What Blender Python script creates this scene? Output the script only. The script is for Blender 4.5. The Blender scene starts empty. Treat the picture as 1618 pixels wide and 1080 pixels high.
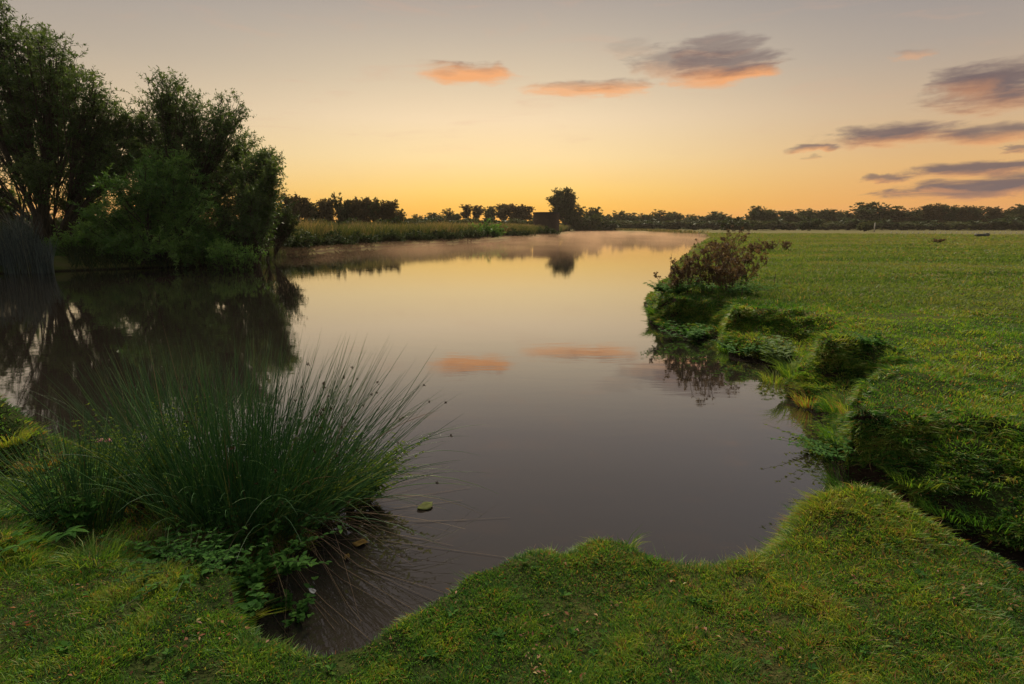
import bpy, math, random
import numpy as np
R = math.radians
# ------------------------------------------------------------------ camera
W0, H0, F = 1618.0, 1080.0, 880.0
PITCH = math.atan(182.0 / F)
CAMH = 1.85
sc = bpy.context.scene
col = sc.collection
cam_d = bpy.data.cameras.new('camera')
cam = bpy.data.objects.new('camera', cam_d); col.objects.link(cam)
cam_d.sensor_width = 36.0; cam_d.lens = 36.0 * F / W0
cam_d.clip_start = 0.05; cam_d.clip_end = 20000
cam.location = (0, 0, CAMH); cam.rotation_euler = (R(90) - PITCH, 0, 0)
sc.camera = cam
sc.view_settings.view_transform = 'Standard'; sc.view_settings.look = 'None'
sc.view_settings.exposure = 0.0; sc.view_settings.gamma = 1.0
sc.view_settings.use_curve_mapping = False
sc.cycles.max_bounces = 8; sc.cycles.transparent_max_bounces = 8
sc.cycles.diffuse_bounces = 3; sc.cycles.glossy_bounces = 3; sc.cycles.transmission_bounces = 4
sc.cycles.volume_bounces = 0
sc.cycles.caustics_reflective = False; sc.cycles.caustics_refractive = False

CP, SP = math.cos(PITCH), math.sin(PITCH)
def ray(u, v):
    a = (u - W0 / 2) / F; b = (H0 / 2 - v) / F
    return np.array([a, CP + b * SP, -SP + b * CP])
def at(u, v, z=0.0):
    d = ray(u, v); t = (z - CAMH) / d[2]
    return np.array([0, 0, CAMH]) + d * t
def atY(u, v, Y):
    d = ray(u, v); return np.array([0, 0, CAMH]) + d * (Y / d[1])
def azel(u, v):
    d = ray(u, v)
    return math.degrees(math.atan2(d[0], d[1])), math.degrees(math.atan2(d[2], math.hypot(d[0], d[1])))
def lin(r, g, b):
    f = lambda c: (c / 255 / 12.92) if c / 255 <= 0.04045 else ((c / 255 + 0.055) / 1.055) ** 2.4
    return (f(r), f(g), f(b), 1.0)

# ------------------------------------------------------------------ world (dawn sky and its clouds)
world = bpy.data.worlds.new('World'); sc.world = world; world.use_nodes = True
wt = world.node_tree; wt.nodes.clear()
class NT:
    def __init__(s, t): s.t = t
    def n(s, kind, **kw):
        nd = s.t.nodes.new(kind)
        for k, v in kw.items(): setattr(nd, k, v)
        return nd
    def link(s, a, b): s.t.links.new(a, b)
    def put(s, inp, v):
        if isinstance(v, bpy.types.NodeSocket): s.link(v, inp)
        else: inp.default_value = v
    def math(s, op, a, b=0.0, c=0.0, clamp=False):
        nd = s.n('ShaderNodeMath', operation=op, use_clamp=clamp)
        s.put(nd.inputs[0], a); s.put(nd.inputs[1], b)
        if op in ('MULTIPLY_ADD', 'COMPARE'): s.put(nd.inputs[2], c)
        return nd.outputs[0]
    def vm(s, op, a, b):
        nd = s.n('ShaderNodeVectorMath', operation=op)
        s.put(nd.inputs[0], a); s.put(nd.inputs[1], b)
        return nd.outputs['Value'] if op in ('DOT_PRODUCT', 'LENGTH') else nd.outputs[0]
    def mix(s, f, a, b, blend='MIX'):
        nd = s.n('ShaderNodeMix', data_type='RGBA', blend_type=blend)
        s.put(nd.inputs[0], f); s.put(nd.inputs[6], a); s.put(nd.inputs[7], b)
        return nd.outputs[2]
    def ramp(s, f, stops, interp='LINEAR'):
        nd = s.n('ShaderNodeValToRGB'); cr = nd.color_ramp; cr.interpolation = interp
        while len(cr.elements) < len(stops): cr.elements.new(0.5)
        for e, (p, c) in zip(cr.elements, stops): e.position = p; e.color = c
        s.put(nd.inputs[0], f)
        return nd.outputs[0]
    def mr(s, v, a, b, c=0.0, d=1.0, smooth=True):
        nd = s.n('ShaderNodeMapRange', interpolation_type='SMOOTHSTEP' if smooth else 'LINEAR')
        s.put(nd.inputs[0], v)
        for k, x in enumerate((a, b, c, d)): nd.inputs[k + 1].default_value = x
        return nd.outputs[0]
    def noise(s, vec, scale, detail=4, rough=0.55, dist=0.0, color=False):
        nd = s.n('ShaderNodeTexNoise')
        if vec is not None: s.link(vec, nd.inputs['Vector'])
        nd.inputs['Scale'].default_value = scale; nd.inputs['Detail'].default_value = detail
        nd.inputs['Roughness'].default_value = rough; nd.inputs['Distortion'].default_value = dist
        return nd.outputs['Color' if color else 'Fac']
g = NT(wt)
tc = g.n('ShaderNodeTexCoord').outputs['Generated']
sx = g.n('ShaderNodeSeparateXYZ'); g.link(tc, sx.inputs[0])
DEG = 180 / math.pi
az = g.math('MULTIPLY', g.math('ARCTAN2', sx.outputs[0], sx.outputs[1]), DEG)
el = g.math('MULTIPLY', g.math('ARCSINE', sx.outputs[2]), DEG)
e01 = g.math('DIVIDE', el, 90.0, clamp=True)
def stops(lst): return [(e / 90.0, c if len(c) == 4 else lin(*c)) for e, c in lst]
OVER_FILL = (0.50, 0.51, 0.54, 1)  # overhead sky out of view, brightened as added fill for the ground
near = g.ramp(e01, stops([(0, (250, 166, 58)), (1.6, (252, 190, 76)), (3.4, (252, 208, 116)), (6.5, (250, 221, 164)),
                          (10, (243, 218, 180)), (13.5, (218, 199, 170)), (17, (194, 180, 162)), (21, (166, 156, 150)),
                          (28, (148, 142, 142)), (43, (134, 130, 134)), (58, OVER_FILL), (90, OVER_FILL)]))
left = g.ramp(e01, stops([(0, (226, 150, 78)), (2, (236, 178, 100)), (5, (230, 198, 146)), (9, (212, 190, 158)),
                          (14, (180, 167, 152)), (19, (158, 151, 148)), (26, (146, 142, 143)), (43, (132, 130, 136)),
                          (58, OVER_FILL), (90, OVER_FILL)]))
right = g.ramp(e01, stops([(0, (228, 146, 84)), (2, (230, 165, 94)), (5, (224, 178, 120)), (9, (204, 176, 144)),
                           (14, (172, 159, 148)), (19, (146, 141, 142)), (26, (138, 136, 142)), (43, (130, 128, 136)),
                           (58, OVER_FILL), (90, OVER_FILL)]))
daz = g.math('SUBTRACT', az, -1.5)
sky = g.mix(g.mr(daz, 2, 42), near, right)
sky = g.mix(g.mr(g.math('MULTIPLY', daz, -1.0), 4, 42), sky, left)
back = g.math('ABSOLUTE', daz)
sky = g.mix(g.mr(back, 60, 140), sky, (0.25, 0.26, 0.28, 1))
# clouds: az/el warped by stretched noise
cmb = g.n('ShaderNodeCombineXYZ'); g.put(cmb.inputs[0], g.math('MULTIPLY', az, 0.35)); g.put(cmb.inputs[1], el)
ncol = g.noise(cmb.outputs[0], 0.55, 6, 0.62, 0.6, color=True)
wv = g.vm('MULTIPLY', g.vm('SUBTRACT', ncol, (0.5, 0.5, 0.5)), (8.0, 1.6, 0))
cmb2 = g.n('ShaderNodeCombineXYZ'); g.put(cmb2.inputs[0], az); g.put(cmb2.inputs[1], el)
pos = g.vm('ADD', cmb2.outputs[0], wv)
cmb3 = g.n('ShaderNodeCombineXYZ'); g.put(cmb3.inputs[0], g.math('MULTIPLY', az, 0.16)); g.put(cmb3.inputs[1], el)
fine = g.noise(cmb3.outputs[0], 1.7, 6, 0.6, 0.4)
CL = [  # u, v, ru, rv, orange, density
    (742, 117, 80, 19, 1.0, .85), (895, 141, 70, 14, .9, .65), (975, 139, 62, 15, .8, .7), (1000, 75, 40, 14, 0, .2),
    (1065, 98, 80, 26, .1, .55), (1120, 72, 80, 18, -.2, .6), (1150, 100, 85, 28, .05, .75), (1120, 122, 75, 18, .8, .7), (1185, 116, 50, 14, .6, .8),
    (1432, 86, 32, 10, .7, .35), (1580, 136, 150, 40, -.1, .95), (1520, 132, 75, 26, .2, .6),
    (1405, 214, 135, 20, .1, .95), (1570, 212, 120, 18, .25, .85), (1280, 236, 28, 7, .3, .8),
    (1560, 266, 150, 13, .0, .95), (1412, 280, 40, 7, .1, .8), (1540, 299, 190, 17, 0, .95), (1620, 290, 130, 19, -.1, .95),
    (1600, 236, 40, 6, 0, .7), (730, 310, 30, 3, -9, .0), (1460, 300, 80, 5, .1, .8), (1275, 252, 18, 4, 0.2, .4)]
GREY = lin(112, 96, 98); ORG = lin(244, 166, 104)
for (u, v, ru, rv, o, dn) in CL:
    if dn <= 0: continue
    a0, e0 = azel(u, v); a1, _ = azel(u + ru, v); _, e1 = azel(u, v - rv)
    ra, re = a1 - a0, e1 - e0
    q = g.vm('MULTIPLY', g.vm('SUBTRACT', pos, (a0, e0, 0)), (1 / ra, 1 / re, 0))
    d2 = g.vm('DOT_PRODUCT', q, q)
    m = g.mr(g.math('ADD', d2, g.math('MULTIPLY', g.math('SUBTRACT', fine, .5), 1.8)), 1.35, 0.05, 0.0, dn)
    oy = g.vm('DOT_PRODUCT', q, (0, -0.75, 0))
    of = g.math('ADD', g.math('ADD', oy, o), g.math('MULTIPLY', g.math('SUBTRACT', fine, .5), 0.8), clamp=True)
    cc = g.mix(of, GREY, ORG)
    sky = g.mix(m, sky, cc)
wis = g.noise(cmb3.outputs[0], .7, 6, .62, .8)
sky = g.mix(g.math('MULTIPLY', g.mr(wis, .52, .80), g.mr(el, 3, 9, 0, .30)), sky, lin(214, 168, 140))
# a physical dawn sky adds its own faint light
ns = g.n('ShaderNodeTexSky', sky_type='NISHITA'); ns.sun_disc = False
ns.sun_elevation = R(1.0); ns.sun_rotation = R(-1.5); ns.air_density = 1.0; ns.dust_density = 2.0
sky = g.mix(1.0, sky, g.mix(1.0, (0, 0, 0, 1), g.vm('MULTIPLY', ns.outputs[0], (0.006, 0.006, 0.006)), 'ADD'), 'ADD')
bg = g.n('ShaderNodeBackground'); g.link(sky, bg.inputs[0]); bg.inputs[1].default_value = 1.0
wo = g.n('ShaderNodeOutputWorld'); g.link(bg.outputs[0], wo.inputs[0])
world.cycles.sampling_method = 'MANUAL'; world.cycles.sample_map_resolution = 1024

# added fill lamp, set high ahead in place of the low dawn glow
sd = bpy.data.lights.new('dawn_fill_lamp', 'SUN'); sd.energy = 4.6; sd.angle = R(13); sd.color = (1.0, 0.87, 0.62)
so = bpy.data.objects.new('dawn_fill_lamp', sd); col.objects.link(so)
SEL, SAZ = R(43), R(1)
so.rotation_euler = (R(90) - SEL, 0, -SAZ + math.pi); so.location = (0, 0, 30)
# sun lamp shines along its local -Z: rotate so that -Z points from the sky ahead back down to the viewer
from mathutils import Vector
dv = Vector((math.sin(SAZ) * math.cos(SEL), math.cos(SAZ) * math.cos(SEL), math.sin(SEL)))
so.rotation_euler = dv.to_track_quat('Z', 'Y').to_euler()

# ------------------------------------------------------------------ helpers
rng = np.random.default_rng(7)
TAB = np.random.default_rng(3).random((256, 256))
def vn(x, y):
    xi = np.floor(x).astype(np.int64); yi = np.floor(y).astype(np.int64)
    fx = x - xi; fy = y - yi; fx = fx * fx * (3 - 2 * fx); fy = fy * fy * (3 - 2 * fy)
    a = TAB[xi & 255, yi & 255]; b = TAB[(xi + 1) & 255, yi & 255]
    c = TAB[xi & 255, (yi + 1) & 255]; d = TAB[(xi + 1) & 255, (yi + 1) & 255]
    return (a * (1 - fx) + b * fx) * (1 - fy) + (c * (1 - fx) + d * fx) * fy
def fbm(x, y, o=4, s=0):
    r = 0; amp = 0.5; tot = 0
    for k in range(o):
        r = r + amp * vn(x * 2 ** k + 17.3 * (k + s), y * 2 ** k + 9.1 * (k + 2 * s)); tot += amp; amp *= 0.5
    return r / tot - 0.5
def sm(a, b, x):
    t = np.clip((x - a) / (b - a), 0, 1); return t * t * (3 - 2 * t)
def nrm(v): return v / np.maximum(np.linalg.norm(v, axis=-1, keepdims=True), 1e-9)
def rand_unit(n, r=None):
    v = (r or rng).normal(size=(n, 3)); return nrm(v)

class MB:
    """collects vertices and faces of one mesh"""
    def __init__(s): s.v = []; s.f = []; s.t = []; s.n = 0
    def add(s, v, f, tint=0.5):
        v = np.asarray(v, float).reshape(-1, 3); f = np.asarray(f, np.int64)
        s.v.append(v); s.f.append(f + s.n); s.n += len(v)
        s.t.append(np.broadcast_to(np.asarray(tint, float), (len(f),)).copy())
        return s
    def build(s, name, mat, parent=None, smooth=False, loc=None):
        me = bpy.data.meshes.new(name)
        V = np.concatenate(s.v).astype(np.float32)
        me.vertices.add(len(V)); me.vertices.foreach_set('co', V.ravel())
        idx = np.concatenate([f.ravel() for f in s.f]).astype(np.int32)
        ln = np.concatenate([np.full(len(f), f.shape[1]) for f in s.f]).astype(np.int32)
        st = np.concatenate([[0], np.cumsum(ln)[:-1]]).astype(np.int32)
        me.loops.add(len(idx)); me.loops.foreach_set('vertex_index', idx)
        me.polygons.add(len(ln)); me.polygons.foreach_set('loop_start', st); me.polygons.foreach_set('loop_total', ln)
        me.update(calc_edges=True)
        a = me.attributes.new('tint', 'FLOAT', 'FACE'); a.data.foreach_set('value', np.concatenate(s.t).astype(np.float32))
        if smooth: me.polygons.foreach_set('use_smooth', np.ones(len(ln), bool))
        mats = mat if isinstance(mat, (list, tuple)) else [mat]
        for m in mats: me.materials.append(m)
        me.validate()
        o = bpy.data.objects.new(name, me); col.objects.link(o)
        if parent is not None: o.parent = parent
        if loc is not None: o.location = loc
        return o
def tubes(P, rad, k=3):
    """P (N,S,3) paths, rad (N,S): returns verts, quads, stem index per face"""
    N, S, _ = P.shape
    T = np.gradient(P, axis=1); T = nrm(T)
    ref = np.where(np.abs(T[..., 2:3]) > 0.9, np.array([1., 0, 0]), np.array([0, 0, 1.]))
    A = nrm(np.cross(T, ref)); B = np.cross(T, A)
    an = np.arange(k) * 2 * np.pi / k
    ring = A[:, :, None, :] * np.cos(an)[None, None, :, None] + B[:, :, None, :] * np.sin(an)[None, None, :, None]
    V = P[:, :, None, :] + ring * rad[:, :, None, None]
    i = np.arange(N)[:, None, None]; s = np.arange(S - 1)[None, :, None]; j = np.arange(k)[None, None, :]
    b = i * S * k + s * k
    f = np.stack(np.broadcast_arrays(b + j, b + (j + 1) % k, b + k + (j + 1) % k, b + k + j), -1).reshape(-1, 4)
    who = np.broadcast_to(i, (N, S - 1, k)).ravel()
    return V.reshape(-1, 3), f, who
def leaves(P, D, Nn, L, Wd, fold=0.0, long=0.45):
    """pointed leaves: base P, direction D, normal-ish Nn"""
    S = nrm(np.cross(D, Nn)); U = np.cross(S, D)
    L = np.broadcast_to(np.asarray(L, float), (len(P),))[:, None]; Wd = np.broadcast_to(np.asarray(Wd, float), (len(P),))[:, None]
    mid = P + D * L * long
    V = np.stack([P, mid + S * Wd / 2 + U * L * fold, P + D * L, mid - S * Wd / 2 + U * L * fold], 1).reshape(-1, 3)
    f = np.arange(len(P))[:, None] * 4 + np.arange(4)[None]
    return V, f
def blades(P, up, lean, h, w):
    """grass blades (2 segments, pointed). up unit, lean horizontal vector"""
    n = len(P); h = h[:, None]; w = w[:, None]
    side = nrm(np.cross(up, lean + 1e-5)); 
    a = rng.uniform(0, 2 * np.pi, n)[:, None]
    side = nrm(side * np.cos(a) + np.cross(up, side) * np.sin(a))
    m = P + up * h * .55 + lean * h * .22; t = P + up * h * .9 + lean * h * .85
    V = np.stack([P - side * w / 2, P + side * w / 2, m + side * w * .42, m - side * w * .42, t], 1).reshape(-1, 3)
    b = np.arange(n)[:, None] * 5
    return V, b + np.array([[0, 1, 2, 3]]), b + np.array([[3, 2, 4]])

def tag(o, label=None, cat=None, group=None, kind=None):
    if label: o['label'] = label
    if cat: o['category'] = cat
    if group: o['group'] = group
    if kind: o['kind'] = kind
    return o
def empty(name, loc, label, cat, group=None, rz=0.0):
    o = bpy.data.objects.new(name, None); col.objects.link(o); o.location = loc; o.rotation_euler = (0, 0, rz)
    o.empty_display_size = 0.2
    return tag(o, label, cat, group)

# ------------------------------------------------------------------ materials
def mat(name):
    m = bpy.data.materials.new(name); m.use_nodes = True; m.node_tree.nodes.clear()
    g = NT(m.node_tree); out = g.n('ShaderNodeOutputMaterial')
    return m, g, out
def leaf_mat(name, stops_, trans=0.35, rough=0.55, spec=0.25, nscale=2.0, nvar=0.35):
    """foliage: colour by the leaf's own tint value, a little patchiness, light passes through"""
    m, g, out = mat(name)
    at_ = g.n('ShaderNodeAttribute', attribute_name='tint').outputs['Fac']
    c = g.ramp(at_, stops_)
    tcn = g.n('ShaderNodeTexCoord').outputs['Object']
    nz = g.noise(tcn, nscale, 3)
    c = g.mix(g.mr(nz, .3, .7, 0, nvar), c, g.vm('MULTIPLY', c, (1.5, 1.25, .9)))
    p = g.n('ShaderNodeBsdfPrincipled'); g.link(c, p.inputs['Base Color'])
    p.inputs['Roughness'].default_value = rough; p.inputs['Specular IOR Level'].default_value = spec
    t = g.n('ShaderNodeBsdfTranslucent'); g.link(g.vm('MULTIPLY', c, (1.6, 1.5, .7)), t.inputs[0])
    mx = g.n('ShaderNodeMixShader'); mx.inputs[0].default_value = trans
    g.link(p.outputs[0], mx.inputs[1]); g.link(t.outputs[0], mx.inputs[2]); g.link(mx.outputs[0], out.inputs[0])
    return m
def solid_mat(name, c1, c2, scale=8.0, rough=0.8, bump=0.3, spec=0.3, stretch=(1, 1, 1)):
    m, g, out = mat(name)
    tcn = g.n('ShaderNodeTexCoord').outputs['Object']
    v = g.vm('MULTIPLY', tcn, stretch)
    nz = g.noise(v, scale, 6, .65)
    p = g.n('ShaderNodeBsdfPrincipled'); g.link(g.ramp(nz, [(.3, c1), (.7, c2)]), p.inputs['Base Color'])
    p.inputs['Roughness'].default_value = rough; p.inputs['Specular IOR Level'].default_value = spec
    b = g.n('ShaderNodeBump'); b.inputs[0].default_value = bump; b.inputs[1].default_value = .05
    g.link(nz, b.inputs['Height']); g.link(b.outputs[0], p.inputs['Normal']); g.link(p.outputs[0], out.inputs[0])
    return m
C = lambda r, g_, b: (r, g_, b, 1)
M = {}
M['grass'] = leaf_mat('grass_blades', [(0, C(.022, .085, .018)), (.25, C(.055, .16, .024)), (.5, C(.11, .23, .028)), (.72, C(.24, .31, .045)),
                                       (.84, C(.26, .21, .09)), (.93, C(.30, .16, .07)), (1, C(.22, .07, .03))], .4, .5, .3, 1.2, .4)
M['meadow_grass'] = leaf_mat('meadow_blades', [(0, C(.065, .125, .03)), (.3, C(.11, .18, .038)), (.6, C(.16, .21, .055)), (.85, C(.22, .20, .09)), (1, C(.24, .17, .09))], .35, .6, .2, .3, .3)
M['tall_grass'] = leaf_mat('tall_grass', [(0, C(.03, .05, .02)), (.4, C(.06, .085, .03)), (.65, C(.13, .12, .06)), (1, C(.27, .20, .13))], .35, .6, .2, .25, .4)
M['willow'] = leaf_mat('willow_leaves', [(0, C(.032, .068, .02)), (.5, C(.062, .115, .032)), (1, C(.12, .175, .055))], .35, .5, .3, .5, .3)
M['scrub'] = leaf_mat('scrub_leaves', [(0, C(.04, .11, .025)), (.5, C(.10, .22, .045)), (1, C(.20, .34, .09))], .35, .5, .3, .5, .3)
M['dark_leaf'] = leaf_mat('hedge_leaves', [(0, C(.018, .032, .012)), (.5, C(.03, .055, .018)), (1, C(.055, .075, .025))], .25, .6, .2, .4, .3)
M['bright_shrub'] = leaf_mat('bright_shrub_leaves', [(0, C(.08, .18, .04)), (.5, C(.15, .30, .06)), (1, C(.24, .40, .10))], .35, .5, .3, .8, .3)
M['far_leaf'] = leaf_mat('distant_leaves', [(0, C(.035, .05, .022)), (.5, C(.06, .08, .034)), (1, C(.10, .105, .045))], .2, .7, .1, .15, .4)
M['far_brown'] = leaf_mat('distant_rusty_leaves', [(0, C(.05, .045, .022)), (.5, C(.085, .07, .034)), (1, C(.13, .09, .045))], .2, .7, .1, .15, .4)
M['rush'] = leaf_mat('rush_stems', [(0, C(.028, .09, .032)), (.5, C(.065, .17, .055)), (.8, C(.15, .27, .07)), (.90, C(.24, .27, .09)), (1, C(.26, .17, .09))], .25, .45, .4, 2, .2)
M['dry_rush'] = leaf_mat('dry_rush_stems', [(0, C(.07, .045, .03)), (.5, C(.14, .09, .055)), (1, C(.24, .17, .1))], .15, .6, .3, 2, .2)
M['seed'] = leaf_mat('rush_seed_heads', [(0, C(.03, .016, .01)), (1, C(.07, .04, .02))], .1, .7, .2, 2, .2)
M['reed'] = leaf_mat('reed_stems', [(0, C(.03, .05, .04)), (.5, C(.07, .10, .09)), (.9, C(.16, .20, .18)), (1, C(.24, .24, .17))], .2, .5, .3, 1, .2)
M['burdock'] = leaf_mat('brown_seed_heads', [(0, C(.07, .045, .03)), (.5, C(.14, .09, .06)), (.9, C(.24, .16, .10)), (1, C(.08, .11, .03))], .25, .7, .2, 2, .3)
M['burdock_stem'] = solid_mat('brown_stalk', C(.06, .035, .025), C(.13, .085, .055), 20)
M['herb'] = leaf_mat('herb_leaves', [(0, C(.02, .065, .014)), (.5, C(.04, .13, .022)), (1, C(.08, .19, .03))], .4, .75, .12, 3, .3)
M['yellow_herb'] = leaf_mat('yellow_green_leaves', [(0, C(.045, .09, .012)), (.5, C(.10, .17, .018)), (1, C(.20, .25, .022))], .5, .85, .06, 3, .3)
M['nettle'] = leaf_mat('pale_leaves', [(0, C(.05, .1, .03)), (.5, C(.1, .17, .06)), (1, C(.15, .23, .08))], .35, .7, .15, 3, .3)
M['bark'] = solid_mat('bark', C(.03, .024, .018), C(.085, .065, .045), 6, .9, .6, .2, (4, 4, .7))
M['stem'] = solid_mat('green_stalk', C(.03, .05, .02), C(.07, .10, .04), 20)
M['litter'] = leaf_mat('fallen_leaves', [(0, C(.12, .04, .02)), (.4, C(.20, .08, .04)), (.7, C(.26, .12, .06)), (.9, C(.27, .20, .07)), (1, C(.34, .31, .14))], .25, .6, .3, 20, .4)
M['clover'] = leaf_mat('clover_leaves', [(0, C(.025, .08, .014)), (.5, C(.05, .13, .018)), (1, C(.12, .20, .03))], .45, .8, .08, 6, .3)
M['pink'] = leaf_mat('pink_petals', [(0, C(.45, .25, .42)), (1, C(.75, .5, .7))], .4, .6, .2, 5, .2)
M['white_petal'] = solid_mat('white_feather', C(.3, .31, .36), C(.5, .52, .56), 30)
M['lily'] = solid_mat('floating_leaf', C(.10, .06, .02), C(.19, .13, .04), 25, .9, .2, .05)
M['lily_green'] = solid_mat('green_floating_leaf', C(.05, .06, .02), C(.10, .11, .04), 25, .9, .2, .05)
M['brick'] = solid_mat('pillbox_brick', C(.05, .034, .024), C(.10, .065, .042), 3, .9)
M['concrete'] = solid_mat('pillbox_concrete', C(.035, .034, .026), C(.07, .06, .045), 1.5, .9)
M['dark_metal'] = solid_mat('trough_metal', C(.06, .065, .06), C(.13, .13, .12), 6, .6)
M['post'] = solid_mat('weathered_post', C(.25, .22, .18), C(.5, .46, .4), 10, .85)

# ------------------------------------------------------------------ shoreline and rim, traced on the ground
def px(lst, z): return [tuple(at(u, v, z)[:2]) for u, v in lst]
near_rim_px = [(372, 925), (372, 965), (400, 1003), (450, 1026), (500, 1040), (540, 1036), (590, 1014), (640, 978), (700, 938), (760, 908), (800, 890),
               (850, 873), (895, 880), (945, 856), (990, 862), (1040, 884), (1090, 893), (1130, 899), (1180, 887), (1230, 868),
               (1275, 832), (1315, 812), (1365, 812), (1430, 838), (1480, 862), (1540, 884), (1618, 912), (1750, 960), (2100, 1080)]
near_rim = px(near_rim_px, .36)
near_foot = []
for i, (x, y) in enumerate(near_rim):
    a = near_rim[max(i - 1, 0)]; b = near_rim[min(i + 1, len(near_rim) - 1)]
    tx, ty = b[0] - a[0], b[1] - a[1]; l = math.hypot(tx, ty)
    o = .13 if i > 3 else .04
    near_foot.append((x - ty / l * o, y + tx / l * o))
shelf_foot = [(-16.0, 5.6), (-8.0, 4.9)] + px([(-200, 690), (-60, 672), (40, 690), (110, 712), (200, 722), (300, 740), (400, 770), (470, 800), (505, 840), (495, 875), (455, 895), (428, 925), (420, 965)], 0)
gully = px([(2300, 1010), (1900, 960), (1618, 886), (1500, 846), (1430, 820), (1372, 796), (1338, 770), (1320, 738), (1314, 710), (1316, 690), (1308, 676), (1298, 666),
            (1275, 648), (1250, 625), (1236, 606), (1241, 591), (1228, 579), (1195, 573), (1152, 562), (1134, 547), (1131, 533), (1100, 535),
            (1068, 530), (1036, 517), (1023, 501), (1024, 482), (1038, 458), (1060, 430), (1085, 403), (1108, 386), (1124, 373)], 0)
far_l = px([(1060, 368.6), (986, 366.3), (927, 365.6), (907, 367), (850, 374), (780, 379), (700, 384), (600, 389.5), (520, 395), (450, 402), (405, 411),
            (380, 418), (300, 421), (200, 424), (100, 428), (0, 432), (-150, 440), (-400, 452)], 0) + [(-40, 20)]
water_poly = shelf_foot + near_foot + gully + far_l
rim_near_l = [(-16.0, 2.6), (-6, 2.3)] + px([(-200, 850), (-60, 862), (0, 868), (60, 893), (130, 884), (200, 899), (260, 894), (310, 892), (345, 900)], .36)
rim_right = px([(2300, 720), (1900, 690), (1618, 668), (1520, 654), (1450, 648), (1400, 650), (1378, 656), (1358, 654), (1356, 642), (1374, 626), (1408, 604), (1462, 588), (1485, 581),
                (1450, 571), (1415, 556), (1380, 549), (1345, 545), (1318, 548), (1306, 552), (1304, 546), (1318, 533), (1350, 520), (1375, 511),
                (1345, 502), (1290, 495), (1230, 492), (1190, 490), (1168, 491), (1158, 492), (1160, 482), (1172, 472), (1150, 468), (1120, 470), (1085, 470), (1062, 470), (1050, 466),
                (1054, 452), (1072, 430), (1092, 403), (1116, 385), (1132, 372.5)], .55)
def pushed(poly, d):
    out = []
    for i, (x, y) in enumerate(poly):
        a = poly[max(i - 1, 0)]; b = poly[min(i + 1, len(poly) - 1)]
        tx, ty = b[0] - a[0], b[1] - a[1]; l = math.hypot(tx, ty) + 1e-9
        dd = d * min(1, .3 + math.hypot(x, y) / 60)
        out.append((x - ty / l * -dd, y + tx / l * -dd))
    return out
rim_far = pushed(far_l, 2.2)
rim_poly = rim_near_l + near_rim + rim_right + rim_far
def chaikin(p):
    p = np.array(p); q = np.roll(p, -1, 0)
    return np.stack([p * .75 + q * .25, p * .25 + q * .75], 1).reshape(-1, 2)
WP = chaikin(water_poly); RP = chaikin(rim_poly)
def pdist(x, y, poly):
    best = np.full(x.shape, 1e18)
    A = poly; B = np.roll(poly, -1, 0)
    for (ax, ay), (bx, by) in zip(A, B):
        dx, dy = bx - ax, by - ay; l2 = dx * dx + dy * dy + 1e-12
        t = np.clip(((x - ax) * dx + (y - ay) * dy) / l2, 0, 1)
        d = (x - ax - t * dx) ** 2 + (y - ay - t * dy) ** 2
        np.minimum(best, d, out=best)
    return np.sqrt(best)
def inside(x, y, poly):
    r = np.zeros(x.shape, bool)
    A = poly; B = np.roll(poly, -1, 0)
    for (ax, ay), (bx, by) in zip(A, B):
        if ay == by: continue
        c = ((ay > y) != (by > y)) & (x < (bx - ax) * (y - ay) / (by - ay) + ax)
        r ^= c
    return r
MOUNDS = [(*at(10, 715, .2)[:2], .34, .30), (*at(-60, 720, .2)[:2], .4, .28), (*at(945, 868, .4)[:2], .13, .035), (*at(1345, 825, .4)[:2], .30, .06), (*at(850, 885, .4)[:2], .10, .025),
          (*at(1330, 560, .45)[:2], .35, .07), (*at(1400, 625, .45)[:2], .45, .07), (*at(1180, 510, .45)[:2], .5, .06), (*at(1255, 590, .2)[:2], .25, .10), (*at(1075, 500, .3)[:2], .6, -.10),
          (*at(1230, 560, .2)[:2], .3, .12)]
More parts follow.
